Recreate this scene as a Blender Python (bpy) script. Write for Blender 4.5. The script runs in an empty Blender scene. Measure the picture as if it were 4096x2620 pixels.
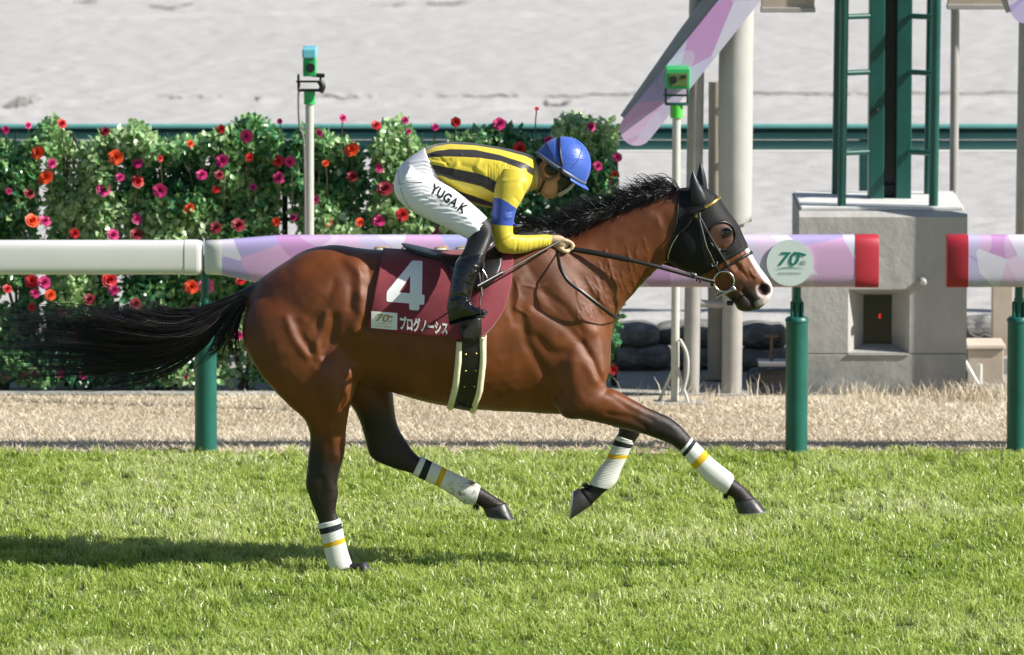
import bpy, bmesh, math, random
import numpy as np
from mathutils import Vector, Matrix
from mathutils.bvhtree import BVHTree
random.seed(7)
RNG = np.random.default_rng(7)
scene = bpy.context.scene
COL = scene.collection

# ------------------------------------------------------------------ camera
FPX, CX, CY = 26944.0, 2048.0, 1310.0          # focal length / centre in photo pixels (4096 wide)
CAM = np.array((0.0, -32.0, 5.0)); PITCH = math.atan((1310 + 1914) / FPX)
cam_data = bpy.data.cameras.new('camera'); cam = bpy.data.objects.new('camera', cam_data); COL.objects.link(cam)
cam.location = CAM; cam.rotation_euler = (math.pi / 2 - PITCH, 0, 0)
cam_data.sensor_width = 36; cam_data.lens = 36 * FPX / 4096
cam_data.clip_start = 0.5; cam_data.clip_end = 3000
cam_data.dof.use_dof = True; cam_data.dof.focus_distance = 32.2; cam_data.dof.aperture_fstop = 4.8
scene.camera = cam
# ------------------------------------------------------------------ light
SUN = Vector((1.45, -0.35, 1.08)).normalized()     # towards the sun
w = bpy.data.worlds.new('World'); scene.world = w; w.use_nodes = True
nt = w.node_tree; bg = nt.nodes['Background']
sky = nt.nodes.new('ShaderNodeTexSky'); sky.sky_type = 'NISHITA'; sky.sun_disc = False
sky.sun_elevation = math.asin(SUN.z); sky.sun_rotation = math.atan2(SUN.x, SUN.y)
sky.air_density = 1.0; sky.dust_density = 0.6; sky.ozone_density = 1.2
nt.links.new(sky.outputs[0], bg.inputs[0]); bg.inputs[1].default_value = 0.06
sl = bpy.data.lights.new('sun', 'SUN'); sl.energy = 5.0; sl.angle = math.radians(0.53); sl.color = (1.0, 0.95, 0.87)
so = bpy.data.objects.new('sun', sl); COL.objects.link(so); so.location = (12, -6, 20)
so.rotation_euler = SUN.to_track_quat('Z', 'Y').to_euler()
vs = scene.view_settings; vs.view_transform = 'Standard'; vs.look = 'None'; vs.gamma = 1; vs.exposure = 0.63
try: vs.use_curve_mapping = False
except Exception: pass
scene.cycles.max_bounces = 6; scene.cycles.transparent_max_bounces = 6

# ------------------------------------------------------------------ projection helpers
_ct, _st = math.cos(PITCH), math.sin(PITCH)
def P(sx, sy, y=0.0):
    """photo pixel + depth plane y -> world point (where the thing stands)"""
    u = (sx - CX) / FPX; v = (CY - sy) / FPX
    d = np.array((u, _ct + v * _st, -_st + v * _ct)); t = (y - CAM[1]) / d[1]
    return CAM + d * t
def PD(dx, dy, y=0.0): return P(dx * 1.701, dy * 1.701, y)       # same, in 2408-wide pixels
def G(sx, sy):
    """photo pixel -> ground point"""
    u = (sx - CX) / FPX; v = (CY - sy) / FPX
    d = np.array((u, _ct + v * _st, -_st + v * _ct)); t = -CAM[2] / d[2]
    return CAM + d * t
def PROJ(V):
    V = np.asarray(V) - CAM
    f = V[:, 1] * _ct - V[:, 2] * _st; up = V[:, 1] * _st + V[:, 2] * _ct
    return np.stack((CX + FPX * V[:, 0] / f, CY - FPX * up / f), 1)
def MPP(y=0.0): return (y + 32.3) / FPX        # metres per photo pixel at depth y

# ------------------------------------------------------------------ object helpers
def link_mesh(name, V, F, mat=None, parent=None, smooth=True, split=True):
    me = bpy.data.meshes.new(name)
    V = np.asarray(V, dtype=np.float64)
    if isinstance(F, np.ndarray): F = F.tolist()
    if smooth and split and any(len(f) == 4 for f in F) and any(len(f) == 3 for f in F):      # give end caps their own corners so they shade flat
        V = V.tolist(); new = {}; F2 = []
        for f in F:
            if len(f) == 3:
                g = []
                for i in f:
                    if i not in new: new[i] = len(V); V.append(V[i])
                    g.append(new[i])
                f = tuple(g)
            F2.append(f)
        F = F2; V = np.asarray(V)
    me.from_pydata(V.tolist(), [], F); me.update()
    if mat is not None: me.materials.append(mat)
    if smooth:
        nv_ = np.empty(len(me.polygons), np.int32); me.polygons.foreach_get('loop_total', nv_)
        sm_ = np.ones(len(nv_), dtype=bool)
        if (nv_ == 4).any(): sm_ = nv_ == 4          # end caps stay flat
        me.polygons.foreach_set('use_smooth', sm_)
    o = bpy.data.objects.new(name, me); COL.objects.link(o)
    if parent is not None: o.parent = parent; o.matrix_parent_inverse = parent.matrix_world.inverted()
    return o
def tag(o, label=None, cat=None, group=None, kind=None):
    if label: o['label'] = label
    if cat: o['category'] = cat
    if group: o['group'] = group
    if kind: o['kind'] = kind
    return o
def thing(name, loc, label, cat, group=None):
    o = bpy.data.objects.new(name, None); COL.objects.link(o); o.location = loc; o.empty_display_size = 0.1
    o.matrix_world = Matrix.Translation(Vector([float(c) for c in loc]))
    return tag(o, label, cat, group)
def fast_mesh(name, V, tri=None, quad=None, mat=None, parent=None, smooth=False, attrs=None):
    """big meshes straight from numpy arrays"""
    me = bpy.data.meshes.new(name)
    nt_ = 0 if tri is None else len(tri); nq = 0 if quad is None else len(quad)
    me.vertices.add(len(V)); me.vertices.foreach_set('co', np.asarray(V, np.float32).ravel())
    idx = []; tot = []
    if nt_: idx.append(np.asarray(tri).ravel()); tot.append(np.full(nt_, 3))
    if nq: idx.append(np.asarray(quad).ravel()); tot.append(np.full(nq, 4))
    idx = np.concatenate(idx).astype(np.int32); tot = np.concatenate(tot).astype(np.int32)
    me.loops.add(len(idx)); me.loops.foreach_set('vertex_index', idx)
    me.polygons.add(len(tot)); st = np.concatenate(([0], np.cumsum(tot)[:-1])).astype(np.int32)
    me.polygons.foreach_set('loop_start', st); me.polygons.foreach_set('loop_total', tot)
    if smooth: me.polygons.foreach_set('use_smooth', np.ones(len(tot), dtype=bool))
    me.update(calc_edges=True); me.validate()
    for k, a in (attrs or {}).items():
        at = me.attributes.new(k, 'FLOAT', 'POINT'); at.data.foreach_set('value', np.asarray(a, np.float32))
    if mat is not None: me.materials.append(mat)
    o = bpy.data.objects.new(name, me); COL.objects.link(o)
    if parent is not None: o.parent = parent; o.matrix_parent_inverse = parent.matrix_world.inverted()
    return o

# geometry builders return (V list, F list)
def merge(*ms):
    V = []; F = []
    for v, f in ms:
        n = len(V); V.extend([tuple(p) for p in v]); F.extend([tuple(i + n for i in q) for q in f])
    return V, F
def box(c, s, rz=0.0):
    x, y, z = [a / 2 for a in s]
    v = [(-x, -y, -z), (x, -y, -z), (x, y, -z), (-x, y, -z), (-x, -y, z), (x, -y, z), (x, y, z), (-x, y, z)]
    ca, sa = math.cos(rz), math.sin(rz)
    v = [(c[0] + a * ca - b * sa, c[1] + a * sa + b * ca, c[2] + d) for a, b, d in v]
    return v, [(0, 3, 2, 1), (4, 5, 6, 7), (0, 1, 5, 4), (1, 2, 6, 5), (2, 3, 7, 6), (3, 0, 4, 7)]
def bevel_box(c, s, r=0.01, seg=2, rz=0.0):
    bm = bmesh.new(); bmesh.ops.create_cube(bm, size=1)
    for v in bm.verts: v.co = Vector((v.co.x * s[0], v.co.y * s[1], v.co.z * s[2]))
    bmesh.ops.bevel(bm, geom=bm.edges[:], offset=r, segments=seg, affect='EDGES', profile=0.5)
    bmesh.ops.rotate(bm, verts=bm.verts[:], cent=(0, 0, 0), matrix=Matrix.Rotation(rz, 3, 'Z'))
    V = [(v.co.x + c[0], v.co.y + c[1], v.co.z + c[2]) for v in bm.verts]
    F = [tuple(v.index for v in f.verts) for f in bm.faces]; bm.free()
    return V, F
def ring_loft(rings, cap=True, closed=True):
    """rings: list of (n,3) arrays"""
    n = len(rings[0]); V = [tuple(p) for r in rings for p in r]; F = []
    for i in range(len(rings) - 1):
        for j in range(n if closed else n - 1):
            k = (j + 1) % n
            F.append((i * n + j, i * n + k, (i + 1) * n + k, (i + 1) * n + j))
    if cap:
        for i, rev in ((0, True), (len(rings) - 1, False)):
            c = np.mean(rings[i], axis=0); V.append(tuple(c)); ci = len(V) - 1
            for j in range(n):
                k = (j + 1) % n
                F.append((ci, i * n + k, i * n + j) if rev else (ci, i * n + j, i * n + k))
    return V, F
def catmull(A, sub):
    A = np.asarray(A, float); n = len(A); out = []
    for i in range(n - 1):
        p0 = A[max(i - 1, 0)]; p1 = A[i]; p2 = A[i + 1]; p3 = A[min(i + 2, n - 1)]
        for k in range(sub):
            t = k / sub
            out.append(0.5 * ((2 * p1) + (-p0 + p2) * t + (2 * p0 - 5 * p1 + 4 * p2 - p3) * t * t + (-p0 + 3 * p1 - 3 * p2 + p3) * t ** 3))
    out.append(A[-1]); return np.array(out)
def tube(pts, r, n=8, cap=True, sub=0):
    """round tube along 3-d points; r scalar or list"""
    pts = np.asarray(pts, float); r = np.full(len(pts), r, float) if np.isscalar(r) else np.asarray(r, float)
    if sub:
        a = catmull(np.column_stack((pts, r)), sub); pts, r = a[:, :3], a[:, 3]
    T = np.gradient(pts, axis=0); T /= np.linalg.norm(T, axis=1)[:, None] + 1e-12
    up = np.array((0.0, 0.0, 1.0)) if abs(T[0][2]) < 0.9 else np.array((1.0, 0.0, 0.0))
    N = np.cross(T[0], up); N /= np.linalg.norm(N); rings = []
    for i in range(len(pts)):
        N = N - T[i] * np.dot(N, T[i]); N /= np.linalg.norm(N) + 1e-12; B = np.cross(T[i], N)
        a = np.linspace(0, 2 * math.pi, n, endpoint=False)
        rings.append(pts[i] + r[i] * (np.outer(np.cos(a), N) + np.outer(np.sin(a), B)))
    return ring_loft(rings, cap)
def strap(pts, w, t, wdir=None, sub=4):
    """flat strap: width w across, thickness t; wdir = list of width directions (or one)"""
    pts = np.asarray(pts, float)
    if sub: pts = catmull(pts, sub)
    T = np.gradient(pts, axis=0); T /= np.linalg.norm(T, axis=1)[:, None] + 1e-12
    rings = []
    for i in range(len(pts)):
        W = np.asarray(wdir, float); W = W - T[i] * np.dot(W, T[i]); W /= np.linalg.norm(W) + 1e-12
        N = np.cross(T[i], W)
        rings.append(np.array([pts[i] + W * w / 2 * a + N * t / 2 * b for a, b in ((-1, -1), (1, -1), (1, 1), (-1, 1))]))
    return ring_loft(rings, True)
def loft_pairs(st, nring=28, sub=5, e=2.0, cap=True, grow=0.0, t0=None, t1=None):
    """st: (A px, B px, half width m, depth y[, exponent]).  A/B are opposite outline points."""
    rows = []
    for s in st:
        a = P(*s[0], s[3]); b = P(*s[1], s[3])
        rows.append((*a, *b, s[2], s[3], s[4] if len(s) > 4 else e))
    R = catmull(rows, sub); rings = []
    if t0 is not None:
        n = len(st) - 1; R = R[int(round(t0 * sub)):int(round(t1 * sub)) + 1]
    ph = np.linspace(0, 2 * math.pi, nring, endpoint=False)
    for r in R:
        a, b = r[0:3], r[3:6]; c = (a + b) / 2; h = (a - b) / 2; hl = np.linalg.norm(h) + 1e-9
        if grow: h = h * (hl + grow) / hl
        ee = r[8]; co, si = np.cos(ph), np.sin(ph)
        cc = np.sign(co) * np.abs(co) ** (2 / ee); ss = np.sign(si) * np.abs(si) ** (2 / ee)
        ring = c + np.outer(cc, h); ring[:, 1] += ss * (r[6] + grow); rings.append(ring)
    return ring_loft(rings, cap)
def remeshed(name, parts, voxel, smooth_it=6, fac=0.5):
    """union of closed parts as one continuous voxel-remeshed surface -> mesh datablock"""
    V, F = merge(*parts)
    me = bpy.data.meshes.new(name + '_src'); me.from_pydata(V, [], F); me.update()
    o = bpy.data.objects.new(name + '_src', me); COL.objects.link(o)
    bm = bmesh.new(); bm.from_mesh(me); bmesh.ops.recalc_face_normals(bm, faces=bm.faces[:]); bm.to_mesh(me); bm.free()
    m = o.modifiers.new('r', 'REMESH'); m.mode = 'VOXEL'; m.voxel_size = voxel; m.adaptivity = 0
    if smooth_it:
        s = o.modifiers.new('s', 'SMOOTH'); s.factor = fac; s.iterations = smooth_it
    dg = bpy.context.evaluated_depsgraph_get(); dg.update()
    out = bpy.data.meshes.new_from_object(o.evaluated_get(dg)); out.name = name
    bpy.data.objects.remove(o); bpy.data.meshes.remove(me)
    out.polygons.foreach_set('use_smooth', np.ones(len(out.polygons), dtype=bool))
    return out
def mesh_obj(name, me, mat, parent=None):
    me.materials.clear(); me.materials.append(mat)
    o = bpy.data.objects.new(name, me); COL.objects.link(o)
    if parent is not None: o.parent = parent; o.matrix_parent_inverse = parent.matrix_world.inverted()
    return o
def get_co(me):
    a = np.empty(len(me.vertices) * 3); me.vertices.foreach_get('co', a); return a.reshape(-1, 3)
def get_no(me):
    a = np.empty(len(me.vertices) * 3); me.vertices.foreach_get('normal', a); return a.reshape(-1, 3)
def set_co(me, V): me.vertices.foreach_set('co', np.asarray(V, float).ravel()); me.update()
def polydist(Q, pts):
    """distance of 2-d points Q to polyline pts"""
    pts = np.asarray(pts, float)
    if len(pts) == 1: return np.linalg.norm(Q - pts[0], axis=1)
    d = np.full(len(Q), 1e9)
    for a, b in zip(pts[:-1], pts[1:]):
        ab = b - a; t = np.clip(((Q - a) @ ab) / (ab @ ab + 1e-9), 0, 1)
        d = np.minimum(d, np.linalg.norm(Q - (a + t[:, None] * ab), axis=1))
    return d
def inpoly(Q, poly):
    poly = np.asarray(poly, float); inside = np.zeros(len(Q), bool); n = len(poly); j = n - 1
    for i in range(n):
        xi, yi = poly[i]; xj, yj = poly[j]
        c = ((yi > Q[:, 1]) != (yj > Q[:, 1])) & (Q[:, 0] < (xj - xi) * (Q[:, 1] - yi) / (yj - yi + 1e-12) + xi)
        inside ^= c; j = i
    return inside
def set_attr(me, name, a):
    at = me.attributes.new(name, 'FLOAT', 'POINT'); at.data.foreach_set('value', np.asarray(a, np.float32))
def set_col(me, name, a):
    at = me.attributes.new(name, 'FLOAT_COLOR', 'POINT'); a = np.asarray(a, np.float32)
    at.data.foreach_set('color', np.column_stack((a, np.ones(len(a), np.float32))).ravel())

# ------------------------------------------------------------------ materials
def lin(r, g, b):
    f = lambda c: (c / 255 / 12.92) if c / 255 <= 0.04045 else ((c / 255 + 0.055) / 1.055) ** 2.4
    return (f(r), f(g), f(b))
class M:
    """small node-material builder"""
    def __init__(s, name):
        s.m = bpy.data.materials.new(name); s.m.use_nodes = True; s.t = s.m.node_tree
        s.b = s.t.nodes['Principled BSDF']; s.out = s.t.nodes['Material Output']
    def n(s, typ, **kw):
        x = s.t.nodes.new(typ)
        for k, v in kw.items(): setattr(x, k, v)
        return x
    def l(s, a, b): s.t.links.new(a, b)
    def set(s, **kw):
        for k, v in kw.items():
            s.b.inputs[k.replace('_', ' ')].default_value = (*v, 1) if isinstance(v, tuple) and len(v) == 3 else v
        return s
    def coord(s, which='Object', scale=(1, 1, 1), loc=(0, 0, 0), rot=(0, 0, 0)):
        c = s.n('ShaderNodeTexCoord'); mp = s.n('ShaderNodeMapping')
        mp.inputs['Scale'].default_value = scale; mp.inputs['Location'].default_value = loc; mp.inputs['Rotation'].default_value = rot
        s.l(c.outputs[which], mp.inputs[0]); return mp.outputs[0]
    def noise(s, vec, scale=5.0, detail=4.0, rough=0.55, dist=0.0):
        x = s.n('ShaderNodeTexNoise'); x.inputs['Scale'].default_value = scale; x.inputs['Detail'].default_value = detail
        x.inputs['Roughness'].default_value = rough; x.inputs['Distortion'].default_value = dist
        if vec is not None: s.l(vec, x.inputs['Vector'])
        return x.outputs[0]
    def attr(s, name, what='Fac'):
        x = s.n('ShaderNodeAttribute'); x.attribute_name = name; return x.outputs[what]
    def ramp(s, fac, stops, interp='LINEAR'):
        x = s.n('ShaderNodeValToRGB'); cr = x.color_ramp; cr.interpolation = interp
        while len(cr.elements) < len(stops): cr.elements.new(0.5)
        for e, (p, c) in zip(cr.elements, stops): e.position = p; e.color = (*c, 1)
        s.l(fac, x.inputs[0]); return x.outputs[0]
    def mix(s, fac, a, b, mode='MIX'):
        x = s.n('ShaderNodeMix', data_type='RGBA', blend_type=mode)
        for sock, v in ((x.inputs[0], fac), (x.inputs[6], a), (x.inputs[7], b)):
            if hasattr(v, 'links') or hasattr(v, 'is_linked'): s.l(v, sock)
            elif isinstance(v, tuple): sock.default_value = (*v, 1)
            else: sock.default_value = v
        return x.outputs[2]
    def math(s, op, a, b=0.0, clamp=False):
        x = s.n('ShaderNodeMath', operation=op); x.use_clamp = clamp
        for sock, v in ((x.inputs[0], a), (x.inputs[1], b)):
            if isinstance(v, (int, float)): sock.default_value = v
            else: s.l(v, sock)
        return x.outputs[0]
    def color(s, c): s.l(c, s.b.inputs['Base Color']); return s
    def rough(s, c): s.l(c, s.b.inputs['Roughness']); return s
    def bump(s, h, strength=0.3, dist=0.01):
        x = s.n('ShaderNodeBump'); x.inputs['Strength'].default_value = strength; x.inputs['Distance'].default_value = dist
        s.l(h, x.inputs['Height'])
        if s.b.inputs['Normal'].links: s.l(s.b.inputs['Normal'].links[0].from_socket, x.inputs['Normal'])
        s.l(x.outputs[0], s.b.inputs['Normal']); return s
def simple(name, col, rough=0.5, metal=0.0, spec=0.5, var=0.12, nscale=8.0, bump=0.0, bscale=60.0, bdist=0.004, coat=0.0):
    k = M(name); k.set(Roughness=rough, Metallic=metal, Coat_Weight=coat); k.b.inputs['Specular IOR Level'].default_value = spec
    v = k.coord(); nz = k.noise(v, nscale, 5)
    k.color(k.ramp(nz, [(0.25, tuple(c * (1 - var) for c in col)), (0.75, tuple(min(1, c * (1 + var)) for c in col))]))
    k.rough(k.math('ADD', k.math('MULTIPLY', k.noise(v, nscale * 3, 3), 0.16), max(0.02, rough - 0.08)))
    if bump: k.bump(k.noise(v, bscale, 4), bump, bdist)
    return k.m
def cyl(c0, c1, r, n=20, cap=True): return tube([c0, c1], r, n, cap)
# ================================================================== ground, turf, straw, sand
def ground_mats():
    m = {}
    k = M('sand'); v = k.coord('Object')
    big = k.noise(v, 0.35, 3); fine = k.noise(k.coord('Object', (1, 2.2, 1)), 9, 6, 0.6); grain = k.noise(v, 90, 3)
    c = k.ramp(fine, [(0.25, (0.42, 0.413, 0.405)), (0.7, (0.475, 0.467, 0.458))])
    c = k.mix(0.35, c, k.ramp(big, [(0.3, (0.42, 0.413, 0.405)), (0.7, (0.50, 0.49, 0.48))]))
    k.color(c).set(Roughness=0.92); k.b.inputs['Specular IOR Level'].default_value = 0.2
    k.bump(k.noise(k.coord('Object', (1, 1.6, 1)), 26, 5, 0.6), 0.5, 0.02).bump(grain, 0.4, 0.008); m['sand'] = k.m
    k = M('turf_soil'); v = k.coord('Object'); nz = k.noise(v, 6, 5)
    k.color(k.ramp(nz, [(0.3, (0.10, 0.13, 0.04)), (0.7, (0.17, 0.21, 0.06))])).set(Roughness=0.9).bump(k.noise(v, 40, 4), 0.8, 0.03); m['soil'] = k.m
    k = M('straw_bed'); v = k.coord('Object', (1, 2, 1)); nz = k.noise(v, 14, 6, 0.65)
    k.color(k.ramp(nz, [(0.25, (0.44, 0.37, 0.26)), (0.6, (0.58, 0.50, 0.38))])).set(Roughness=0.9).bump(nz, 0.8, 0.03); m['straw_bed'] = k.m
    k = M('bare_earth'); v = k.coord('Object'); nz = k.noise(v, 5, 6, 0.6)
    k.color(k.ramp(nz, [(0.25, (0.30, 0.28, 0.25)), (0.7, (0.42, 0.40, 0.37))])).set(Roughness=0.92).bump(k.noise(v, 25, 5), 0.6, 0.03); m['earth'] = k.m
    # blades: tint attribute 0..1
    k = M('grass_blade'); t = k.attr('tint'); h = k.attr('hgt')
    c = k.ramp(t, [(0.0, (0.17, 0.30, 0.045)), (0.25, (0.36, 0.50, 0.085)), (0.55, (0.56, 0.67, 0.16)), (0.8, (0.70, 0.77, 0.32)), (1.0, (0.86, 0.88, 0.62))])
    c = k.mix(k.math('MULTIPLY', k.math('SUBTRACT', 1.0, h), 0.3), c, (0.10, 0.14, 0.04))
    k.color(c).set(Roughness=0.36); k.b.inputs['Specular IOR Level'].default_value = 0.8
    tr = k.n('ShaderNodeBsdfTranslucent'); k.l(k.mix(0.35, c, (0.40, 0.52, 0.06)), tr.inputs[0])
    mx = k.n('ShaderNodeMixShader'); mx.inputs[0].default_value = 0.5
    k.l(k.b.outputs[0], mx.inputs[1]); k.l(tr.outputs[0], mx.inputs[2]); k.l(mx.outputs[0], k.out.inputs[0]); m['blade'] = k.m
    k = M('dry_straw'); t = k.attr('tint')
    k.color(k.ramp(t, [(0.0, (0.48, 0.38, 0.26)), (0.35, (0.62, 0.53, 0.39)), (0.7, (0.72, 0.65, 0.51)), (1.0, (0.84, 0.79, 0.66))])).set(Roughness=0.6); m['straw'] = k.m
    return m
GM = ground_mats()
def sheet(name, x0, x1, y0, y1, z, mat, nx=1, ny=1, disp=None):
    xs = np.linspace(x0, x1, nx + 1); ys = np.linspace(y0, y1, ny + 1); X, Y = np.meshgrid(xs, ys)
    Z = np.full_like(X, z) if disp is None else z + disp(X, Y)
    V = np.stack((X.ravel(), Y.ravel(), Z.ravel()), 1); i = np.arange(ny * (nx + 1)).reshape(ny, nx + 1)[:, :-1].ravel()
    q = np.stack((i, i + 1, i + nx + 2, i + nx + 1), 1)
    return fast_mesh(name, V, quad=q, mat=mat, smooth=True)
def vnoise(X, Y, f, seed):
    """cheap smooth value noise"""
    r = np.random.default_rng(seed); T = r.random((256, 256))
    x = X * f + 100; y = Y * f + 100; xi = np.floor(x).astype(int); yi = np.floor(y).astype(int); fx = x - xi; fy = y - yi
    fx = fx * fx * (3 - 2 * fx); fy = fy * fy * (3 - 2 * fy); g = lambda a, b: T[a % 256, b % 256]
    return (g(xi, yi) * (1 - fx) + g(xi + 1, yi) * fx) * (1 - fy) + (g(xi, yi + 1) * (1 - fx) + g(xi + 1, yi + 1) * fx) * fy
TURF_Y = 4.0; STRAW_Y = 6.4
tag(sheet('ground', -900, 900, -700, 1500, -0.03, GM['sand']), kind='structure')
def turf_z(X, Y): return 0.02 * (vnoise(X, Y, 0.9, 3) - 0.5) * np.clip((np.abs(Y - 0) > 0.9) * 1.0, 0, 1)
tag(sheet('turf_ground', -60, 60, -40, TURF_Y, 0.0, GM['soil'], 60, 44), kind='structure')
tag(sheet('dry_grass_strip', -60, 60, TURF_Y, STRAW_Y, 0.004, GM['straw_bed'], 240, 10,
          lambda X, Y: 0.02 * (vnoise(X, Y, 2.5, 5) - 0.3) * np.clip((Y - TURF_Y) * 3, 0, 1)), kind='structure')
tag(sheet('earth_path', -60, 60, STRAW_Y, 9.0, 0.0, GM['earth'], 300, 12,
          lambda X, Y: 0.02 * (vnoise(X, Y, 1.8, 9) - 0.5)), kind='structure')
def sand_z(X, Y):
    z = 0.008 * (vnoise(X, Y * 1.6, 1.1, 11) - 0.5) + 0.010 * (vnoise(X, Y * 1.4, 3.1, 12) - 0.5) + 0.016 * (vnoise(X, Y, 7.0, 13) - 0.5) + 0.016 * (vnoise(X, Y, 13.0, 15) - 0.5)
    z += 0.05 * np.exp(-((Y - 26.1) / 0.16) ** 2) * (0.7 + 0.6 * vnoise(X, Y, 1.5, 14)) - 0.05 * np.exp(-((Y - 26.5) / 0.2) ** 2)
    for gx, gy, a, L in ((-4.6, 25.2, 0.25, 0.7), (-3.6, 36.6, 0.3, 0.9), (-1.2, 37.5, 0.2, 0.5), (0.2, 36.8, 0.25, 0.6), (-0.2, 25.7, 0.3, 0.4), (1.2, 25.3, 0.1, 0.4), (2.6, 37.2, 0.2, 0.7), (-2.3, 36.9, 0.15, 0.5)):
        u = (X - gx) * math.cos(a) + (Y - gy) * math.sin(a); v = -(X - gx) * math.sin(a) + (Y - gy) * math.cos(a)
        z += -0.10 * np.exp(-(u / L) ** 2 - (v / 0.12) ** 2) + 0.05 * np.exp(-(u / L) ** 2 - ((v + 0.2) / 0.1) ** 2)
    return z * np.clip((Y - 9.0) * 2, 0, 1)
tag(sheet('sand_track', -9, 9, 9.0, 46, 0.0, GM['sand'], 300, 600, sand_z), kind='structure')
# harrow line and a few damp scrapes in the sand
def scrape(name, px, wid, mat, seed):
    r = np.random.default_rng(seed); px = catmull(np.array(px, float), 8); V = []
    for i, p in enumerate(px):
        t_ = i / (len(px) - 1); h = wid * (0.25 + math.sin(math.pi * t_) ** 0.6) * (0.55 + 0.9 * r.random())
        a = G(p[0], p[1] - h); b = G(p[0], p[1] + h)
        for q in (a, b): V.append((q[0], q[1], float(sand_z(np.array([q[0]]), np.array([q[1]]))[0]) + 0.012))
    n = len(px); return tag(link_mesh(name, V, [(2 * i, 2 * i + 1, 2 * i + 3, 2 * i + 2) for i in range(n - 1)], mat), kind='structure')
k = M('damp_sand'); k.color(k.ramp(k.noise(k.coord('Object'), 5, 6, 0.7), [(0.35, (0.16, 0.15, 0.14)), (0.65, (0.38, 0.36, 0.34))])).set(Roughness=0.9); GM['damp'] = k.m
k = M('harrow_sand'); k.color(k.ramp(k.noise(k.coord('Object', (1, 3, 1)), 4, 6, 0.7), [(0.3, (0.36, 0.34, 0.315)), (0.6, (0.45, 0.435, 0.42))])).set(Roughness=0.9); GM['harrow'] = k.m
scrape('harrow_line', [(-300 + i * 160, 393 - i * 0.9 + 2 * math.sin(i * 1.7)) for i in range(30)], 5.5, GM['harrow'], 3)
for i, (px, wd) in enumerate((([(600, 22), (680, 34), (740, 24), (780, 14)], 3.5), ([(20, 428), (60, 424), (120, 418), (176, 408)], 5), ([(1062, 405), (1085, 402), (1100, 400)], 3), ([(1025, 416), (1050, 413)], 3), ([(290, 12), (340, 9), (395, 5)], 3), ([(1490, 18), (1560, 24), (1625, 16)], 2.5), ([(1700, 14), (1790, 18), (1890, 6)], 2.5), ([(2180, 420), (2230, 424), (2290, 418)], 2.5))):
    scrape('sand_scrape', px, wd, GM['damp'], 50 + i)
tag(sheet('sand_track_beyond', -300, -9.0, 9.0, 300, -0.004, GM['sand'], 4, 4), kind='structure')
tag(sheet('sand_track_beyond', 9.0, 300, 9.0, 300, -0.004, GM['sand'], 4, 4), kind='structure')
tag(sheet('sand_track_beyond', -9.0, 9.0, 46, 300, -0.004, GM['sand'], 4, 4), kind='structure')

def blades(name, n, xr, yr, hmin, hmax, wid, mat, lean=0.5, seed=1, flat=0.0, density=None, z0=0.0, wind=0.0):
    r = np.random.default_rng(seed)
    x = r.uniform(*xr, n); y = r.uniform(*yr, n)
    if density is not None:
        k = r.random(n) < density(x, y); x = x[k]; y = y[k]; n = len(x)
    patch = 0.5 * vnoise(x, y, 0.9, 21) + 0.3 * vnoise(x, y, 2.7, 22) + 0.2 * vnoise(x, y * 0.8, 6.5, 23)
    h = (hmin + (hmax - hmin) * r.random(n) ** 1.4) * (0.55 + 0.9 * patch)
    az = r.uniform(0, 2 * np.pi, n); ln = lean * (0.25 + r.random(n)) ; ld = r.uniform(0, 2 * np.pi, n)
    if flat:
        ln = flat * (0.7 + 0.6 * r.random(n))
    dx = np.cos(ld) * ln * h - wind * h; dy = np.sin(ld) * ln * h; wx = np.cos(az) * wid * (0.6 + 0.8 * r.random(n)) / 2; wy = np.sin(az) * wid / 2
    hz = h * np.sqrt(np.clip(1 - np.minimum(ln, 0.97) ** 2, 0.02, 1))
    zz = np.full(n, z0)
    V = np.empty((n, 5, 3))
    V[:, 0] = np.stack((x - wx, y - wy, zz), 1); V[:, 1] = np.stack((x + wx, y + wy, zz), 1)
    V[:, 2] = np.stack((x + wx * 0.8 + dx * 0.38, y + wy * 0.8 + dy * 0.38, zz + hz * 0.62), 1)
    V[:, 3] = np.stack((x - wx * 0.8 + dx * 0.38, y - wy * 0.8 + dy * 0.38, zz + hz * 0.62), 1)
    V[:, 4] = np.stack((x + dx, y + dy, zz + hz), 1)
    b = np.arange(n) * 5
    tint = np.clip(0.42 * r.random(n) + 0.75 * (patch - 0.18) + (r.random(n) < 0.05) * 0.35, 0, 1)
    hg = np.tile((0, 0, 0.7, 0.7, 1.0), n)
    return fast_mesh(name, V.reshape(-1, 3), tri=np.stack((b + 3, b + 2, b + 4), 1), quad=np.stack((b, b + 1, b + 2, b + 3), 1), mat=mat,
                     attrs={'tint': np.repeat(tint, 5), 'hgt': hg})
def gdens(x, y): return np.clip(1.15 - np.clip(np.abs(x) - 3.3, 0, 10) * 0.35 - np.clip(-y - 3.2, 0, 10) * 0.3, 0.06, 1)
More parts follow.
